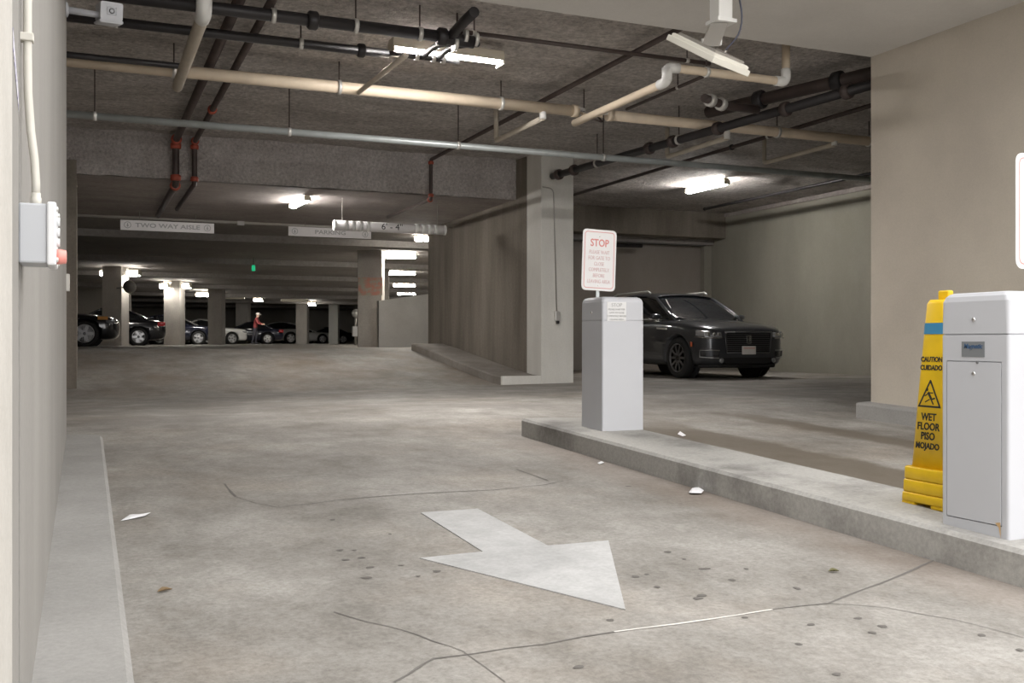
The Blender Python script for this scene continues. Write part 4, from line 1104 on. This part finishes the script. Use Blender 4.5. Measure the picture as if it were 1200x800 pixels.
# grey SUV
suv, I = car('dark grey SUV parked nose out beside the olive wall', 'p_grey', 4.95, 1.94, 1.70, 'suv', 'rim_d', 1)
def suv_details(t, i):
    h, w, hood = i['h'], i['w'], i['hood']
    def add(name, mb, mat, bev=0): return mb.build(name, mat, t, local=True, bevel=bev)
    # grille
    gx = h + .012
    add('grille', MB().loft([[(x, y, z) for y, z in ((-w*.47,.50),(w*.47,.50),(w*.52,.86),(-w*.52,.86))] for x in (h-.10, gx-.01)]), 'trim', .015)
    for k in range(9):
        z = .53 + .036*k; add('grille_bar', MB().box((gx-.012,-w*.48,z), (gx+.004,w*.48,z+.010)), 'rim_d')
    fr = [(-w*.49,.485),(w*.49,.485),(w*.54,.875),(-w*.54,.875)]
    for a, b in zip(fr, fr[1:]+fr[:1]): add('grille_frame', MB().tube([(gx-.005,*a),(gx-.005,*b)], .008, 8), 'rim_d')
    # upright star emblem
    e = MB(); c = (gx+.012)
    e.loft([[(c, y, z) for y, z in ((0,.80),(.014,.735),(.05,.73),(.014,.725),(0,.66),(-.014,.725),(-.05,.73),(-.014,.735))], [(c+.012, y*.8, .73+(z-.73)*.9) for y, z in ((0,.80),(.014,.735),(.05,.73),(.014,.725),(0,.66),(-.014,.725),(-.05,.73),(-.014,.735))]])
    for y in (-.045, .045): e.box((c-.01,y-.006,.655), (c+.006,y+.006,.805))
    for z in (.655, .797): e.box((c-.01,-.05,z), (c+.006,.05,z+.009))
    add('emblem', e, 'chrome')
    # headlamps
    for sg in (-1, 1):
        q = lambda x, y, z: (x, sg*y, z)
        add('headlamp', MB().loft([[q(h-.34,w*.955,.80), q(h-.34,w*.96,.90), q(h-.30,w*.90,.92), q(h-.30,w*.88,.80)],
                                   [q(h-.12,w*.90,.775), q(h-.14,w*.90,.885), q(h-.14,w*.82,.895), q(h-.10,w*.80,.775)],
                                   [q(h+.01,w*.60,.77), q(h-.02,w*.60,.86), q(h-.05,w*.58,.865), q(h-.03,w*.58,.77)]]), 'headlamp', .01)
        for yy in (.84, .74, .66): add('lamp_projector', MB().lathe([(.035,0),(.035,.015),(.02,.02)], q(h-.085+.11*(.84-yy)*3, w*yy, .825), (1,.1*sg,0), 12), 'chrome')
        add('lamp_brow', MB().tube([q(h-.35,w*.965,.785), q(h-.10,w*.905,.76), q(h+.02,w*.60,.755)], .010, 8), 'chrome')
        add('corner_vent', MB().loft([[q(h-.20,w*.95,.42),q(h-.20,w*.95,.52),q(h-.25,w*.92,.52),q(h-.25,w*.92,.42)],[q(h-.0,w*.66,.42),q(h-.0,w*.66,.51),q(h-.08,w*.66,.51),q(h-.08,w*.66,.42)]]), 'trim', .008)
        add('vent_trim', MB().tube([q(h-.01,w*.64,.53), q(h-.06,w*.80,.535), q(h-.20,w*.955,.53), q(h-.21,w*.95,.41), q(h-.05,w*.80,.395), q(h+.0,w*.66,.39)], .011, 8), 'rim')
        add('fog_lamp', MB().lathe([(.05,0),(.045,.02),(.02,.03)], q(h-.02,w*.60,.345), (1,.2*sg,0), 14), 'headlamp')
        add('side_marker', MB().loft([[q(h-.40,w*.985,.60),q(h-.40,w*.985,.68),q(h-.45,w*.985,.69),q(h-.44,w*.985,.60)],[q(h-.40,w*1.0,.60),q(h-.40,w*1.0,.68),q(h-.45,w*1.0,.69),q(h-.44,w*1.0,.60)]]), 'marker_red')
        add('roof_rail', MB().tube([(h-2.35,sg*w*.70,1.675),(h-2.45,sg*w*.70,1.715),(-h+1.2,sg*w*.69,1.705),(-h+.9,sg*w*.68,1.62)], .020, 8), 'zinc')
        add('fender_badge', MB().loft([[q(h-1.28,w*.985,.92),q(h-1.28,w*.985,.955),q(h-1.62,w*.99,.97),q(h-1.62,w*.99,.94)],[q(h-1.28,w*1.012,.92),q(h-1.28,w*1.012,.955),q(h-1.62,w*1.014,.97),q(h-1.62,w*1.014,.94)]]), 'zinc')
        add('window_trim', MB().tube([(h-1.6,sg*w*.955,1.125),(h-2.8,sg*w*.955,1.145),(-h+.9,sg*w*.945,1.165)], .012, 8), 'zinc')
        add('door_handle', MB().tube([q(h-2.75,w*1.005,.98), q(h-2.85,w*1.03,.985), q(h-2.95,w*1.005,.985)], .013, 8), 'zinc')
        add('door_seam', MB().box((h-2.99,sg*w*.99-.012,.35), (h-2.975,sg*w*.99+.012,1.10)), 'trim')
    add('lower_intake', MB().loft([[(h-.12,y,z) for y, z in ((-w*.56,.27),(w*.56,.27),(w*.60,.40),(-w*.60,.40))],[(h-.005,y,z) for y, z in ((-w*.5,.28),(w*.5,.28),(w*.55,.40),(-w*.55,.40))]]), 'trim', .01)
    add('skirt', MB().loft([[(h-.35,y,z) for y, z in ((-w*.9,.2),(w*.9,.2),(w*.9,.27),(-w*.9,.27))],[(h-.03,y,z) for y, z in ((-w*.62,.21),(w*.62,.21),(w*.66,.275),(-w*.66,.275))]]), 'trim', .02)
    pl = add('number_plate', MB().box((gx-.0,-.152,.455), (gx+.02,.152,.61)), 'plate', .008)
    MB().box((gx+.02,-.13,.555), (gx+.0212,.13,.59)).build('plate_print', 'plate_pink', pl, local=True)
    add('windscreen_shade', MB().tube([(h-1.42,-w*.70,1.17),(h-1.95,-w*.585,1.54)], .014, 6), 'zinc')
    lamps(t, i, front=False)
suv_details(suv, I)
fy = 15.35
place(suv, (11.28, fy + 4.95/2), R(-90))

# cars on the deck
def deck_car(label, u_end, t_, pointing, mat, **k):
    tt, i = car(label, mat, **k); lamps(tt, i)
    e = U(u_end, 400, t=t_)
    dirx = 1                                # the end seen at u_end is on the +X side
    hd = 0 if pointing == 'nose' else math.pi
    place(tt, (e.x - i['h'], e.y), hd + R(random.uniform(-6, 6)), DECK)
    return tt, i
ca, ia = deck_car('dark car with an amber marker lamp before the first column', 140, 31, 'nose', 'p_black', L=4.5, W=1.85, H=1.52, style='suv')
for sg in (-1, 1):
    MB().obox((ia['h']-.42, sg*ia['w']*.97, ia['hood']*.93), (.14,0,0), (0,.03,0), (0,0,.05)).build('marker_lamp', 'amber', ca, local=True)
deck_car('black saloon with a red tail lamp before the second column', 194, 38, 'tail', 'p_black', L=4.5, W=1.8, H=1.42)
deck_car('dark navy car parked behind the third column', 254, 50, 'nose', 'p_navy', L=4.5, W=1.8, H=1.45)
deck_car('white hatchback showing its nose right of the third column', 288, 57, 'nose', 'p_white', L=4.3, W=1.78, H=1.42)
deck_car('dark car with red tail lamp beside the person', 331, 61, 'tail', 'p_navy', L=4.4, W=1.8, H=1.36)
deck_car('white car behind the dark column', 356, 69, 'tail', 'p_white', L=4.4, W=1.8, H=1.5, style='suv')
deck_car('low white car left of the bright cream column', 391, 72, 'nose', 'p_white', L=4.4, W=1.8, H=1.25)
deck_car('dark low car right of the bright cream column', 414, 76, 'tail', 'p_black', L=4.4, W=1.8, H=1.25)
# a pale car beyond the navy one
deck_car('silver car roof showing beyond the navy car', 262, 54, 'nose', 'p_white', L=4.4, W=1.8, H=1.48)

# ------------------------------------------------------------------ person
def person():
    base = U(299, 400, t=55); base.z = DECK
    hd = R(-20)
    t = thing('person', 'person in a dark red jacket and pale cap standing by cars', 'person', base, hd)
    J = {'pel': (0,0,.92), 'sp': (.03,0,1.12), 'ch': (.08,0,1.32), 'nk': (.11,0,1.45), 'hd': (.15,0,1.53), 'ht': (.16,0,1.66),
         'sl': (.07,.17,1.38), 'el': (.20,.24,1.15), 'wl': (.40,.16,1.10), 'fl': (.48,.13,1.09),
         'sr': (.07,-.17,1.38), 'er': (.18,-.24,1.14), 'wr': (.38,-.18,1.08), 'fr': (.46,-.15,1.07),
         'hl': (0,.10,.88), 'kl': (.05,.11,.48), 'al': (0,.11,.09), 'tl': (.15,.12,.04),
         'hr': (0,-.10,.88), 'kr': (-.05,-.11,.48), 'ar': (-.14,-.11,.09), 'tr': (.0,-.12,.04)}
    rad = {'pel': .14, 'sp': .135, 'ch': .15, 'nk': .06, 'hd': .085, 'ht': .08, 'sl': .075, 'el': .05, 'wl': .035, 'fl': .03, 'sr': .075, 'er': .05, 'wr': .035, 'fr': .03,
           'hl': .095, 'kl': .065, 'al': .045, 'tl': .04, 'hr': .095, 'kr': .065, 'ar': .045, 'tr': .04}
    E = [('pel','sp'),('sp','ch'),('ch','nk'),('nk','hd'),('hd','ht'),('ch','sl'),('sl','el'),('el','wl'),('wl','fl'),('ch','sr'),('sr','er'),('er','wr'),('wr','fr'),
         ('pel','hl'),('hl','kl'),('kl','al'),('al','tl'),('pel','hr'),('hr','kr'),('kr','ar'),('ar','tr')]
    ks = list(J); me = bpy.data.meshes.new('body'); me.from_pydata([J[k] for k in ks], [(ks.index(a), ks.index(b)) for a, b in E], [])
    o = bpy.data.objects.new('body', me); col.objects.link(o); o.parent = t
    s = o.modifiers.new('skin', 'SKIN')
    for i, k in enumerate(ks):
        me.skin_vertices[0].data[i].radius = (rad[k], rad[k]); me.skin_vertices[0].data[i].use_root = (k == 'pel')
    subsurf_mesh(o, 2); bake(o)
    for m in ('trouser', 'jacket', 'skin'): o.data.materials.append(M[m])
    for p in o.data.polygons:
        c = p.center
        p.material_index = 2 if (c.z > 1.46 or (c.x > .38 and c.z > .9)) else (1 if c.z > .90 else 0)
    MB().lathe([(.10,-.02),(.105,.02),(.095,.07),(.05,.11),(.01,.12)], (.15,0,1.62), (0,0,1), 16).build('cap', 'cap', t, local=True)
    MB().prism([(.22,-.08,1.62),(.33,-.05,1.605),(.35,0,1.60),(.33,.05,1.605),(.22,.08,1.62)], (0,0,.015)).build('cap_peak', 'cap', t, local=True)
    for sg in (-1, 1):
        y = .17*sg
        for k in range(4): MB().tube([(.44,(.13+.012*k)*sg,1.085),(.50,(.125+.012*k)*sg,1.08),(.525,(.125+.012*k)*sg,1.06)], .008, 6).build('finger', 'skin', t, local=True)
        MB().lathe([(.014,0),(.014,.004)], (.232,.032*sg,1.585), (1,0,0), 8).build('eye', 'black', t, local=True)
        MB().obox((.0+.08*(sg>0)-.06*(sg<0),.115*sg,.04), (.13,0,0), (0,.045,0), (0,0,.04)).build('shoe', 'black', t, local=True, bevel=.02)
    MB().lathe([(.016,0),(.012,.03),(.002,.04)], (.225,0,1.56), (1,0,-.2), 8).build('nose', 'skin', t, local=True)
person()
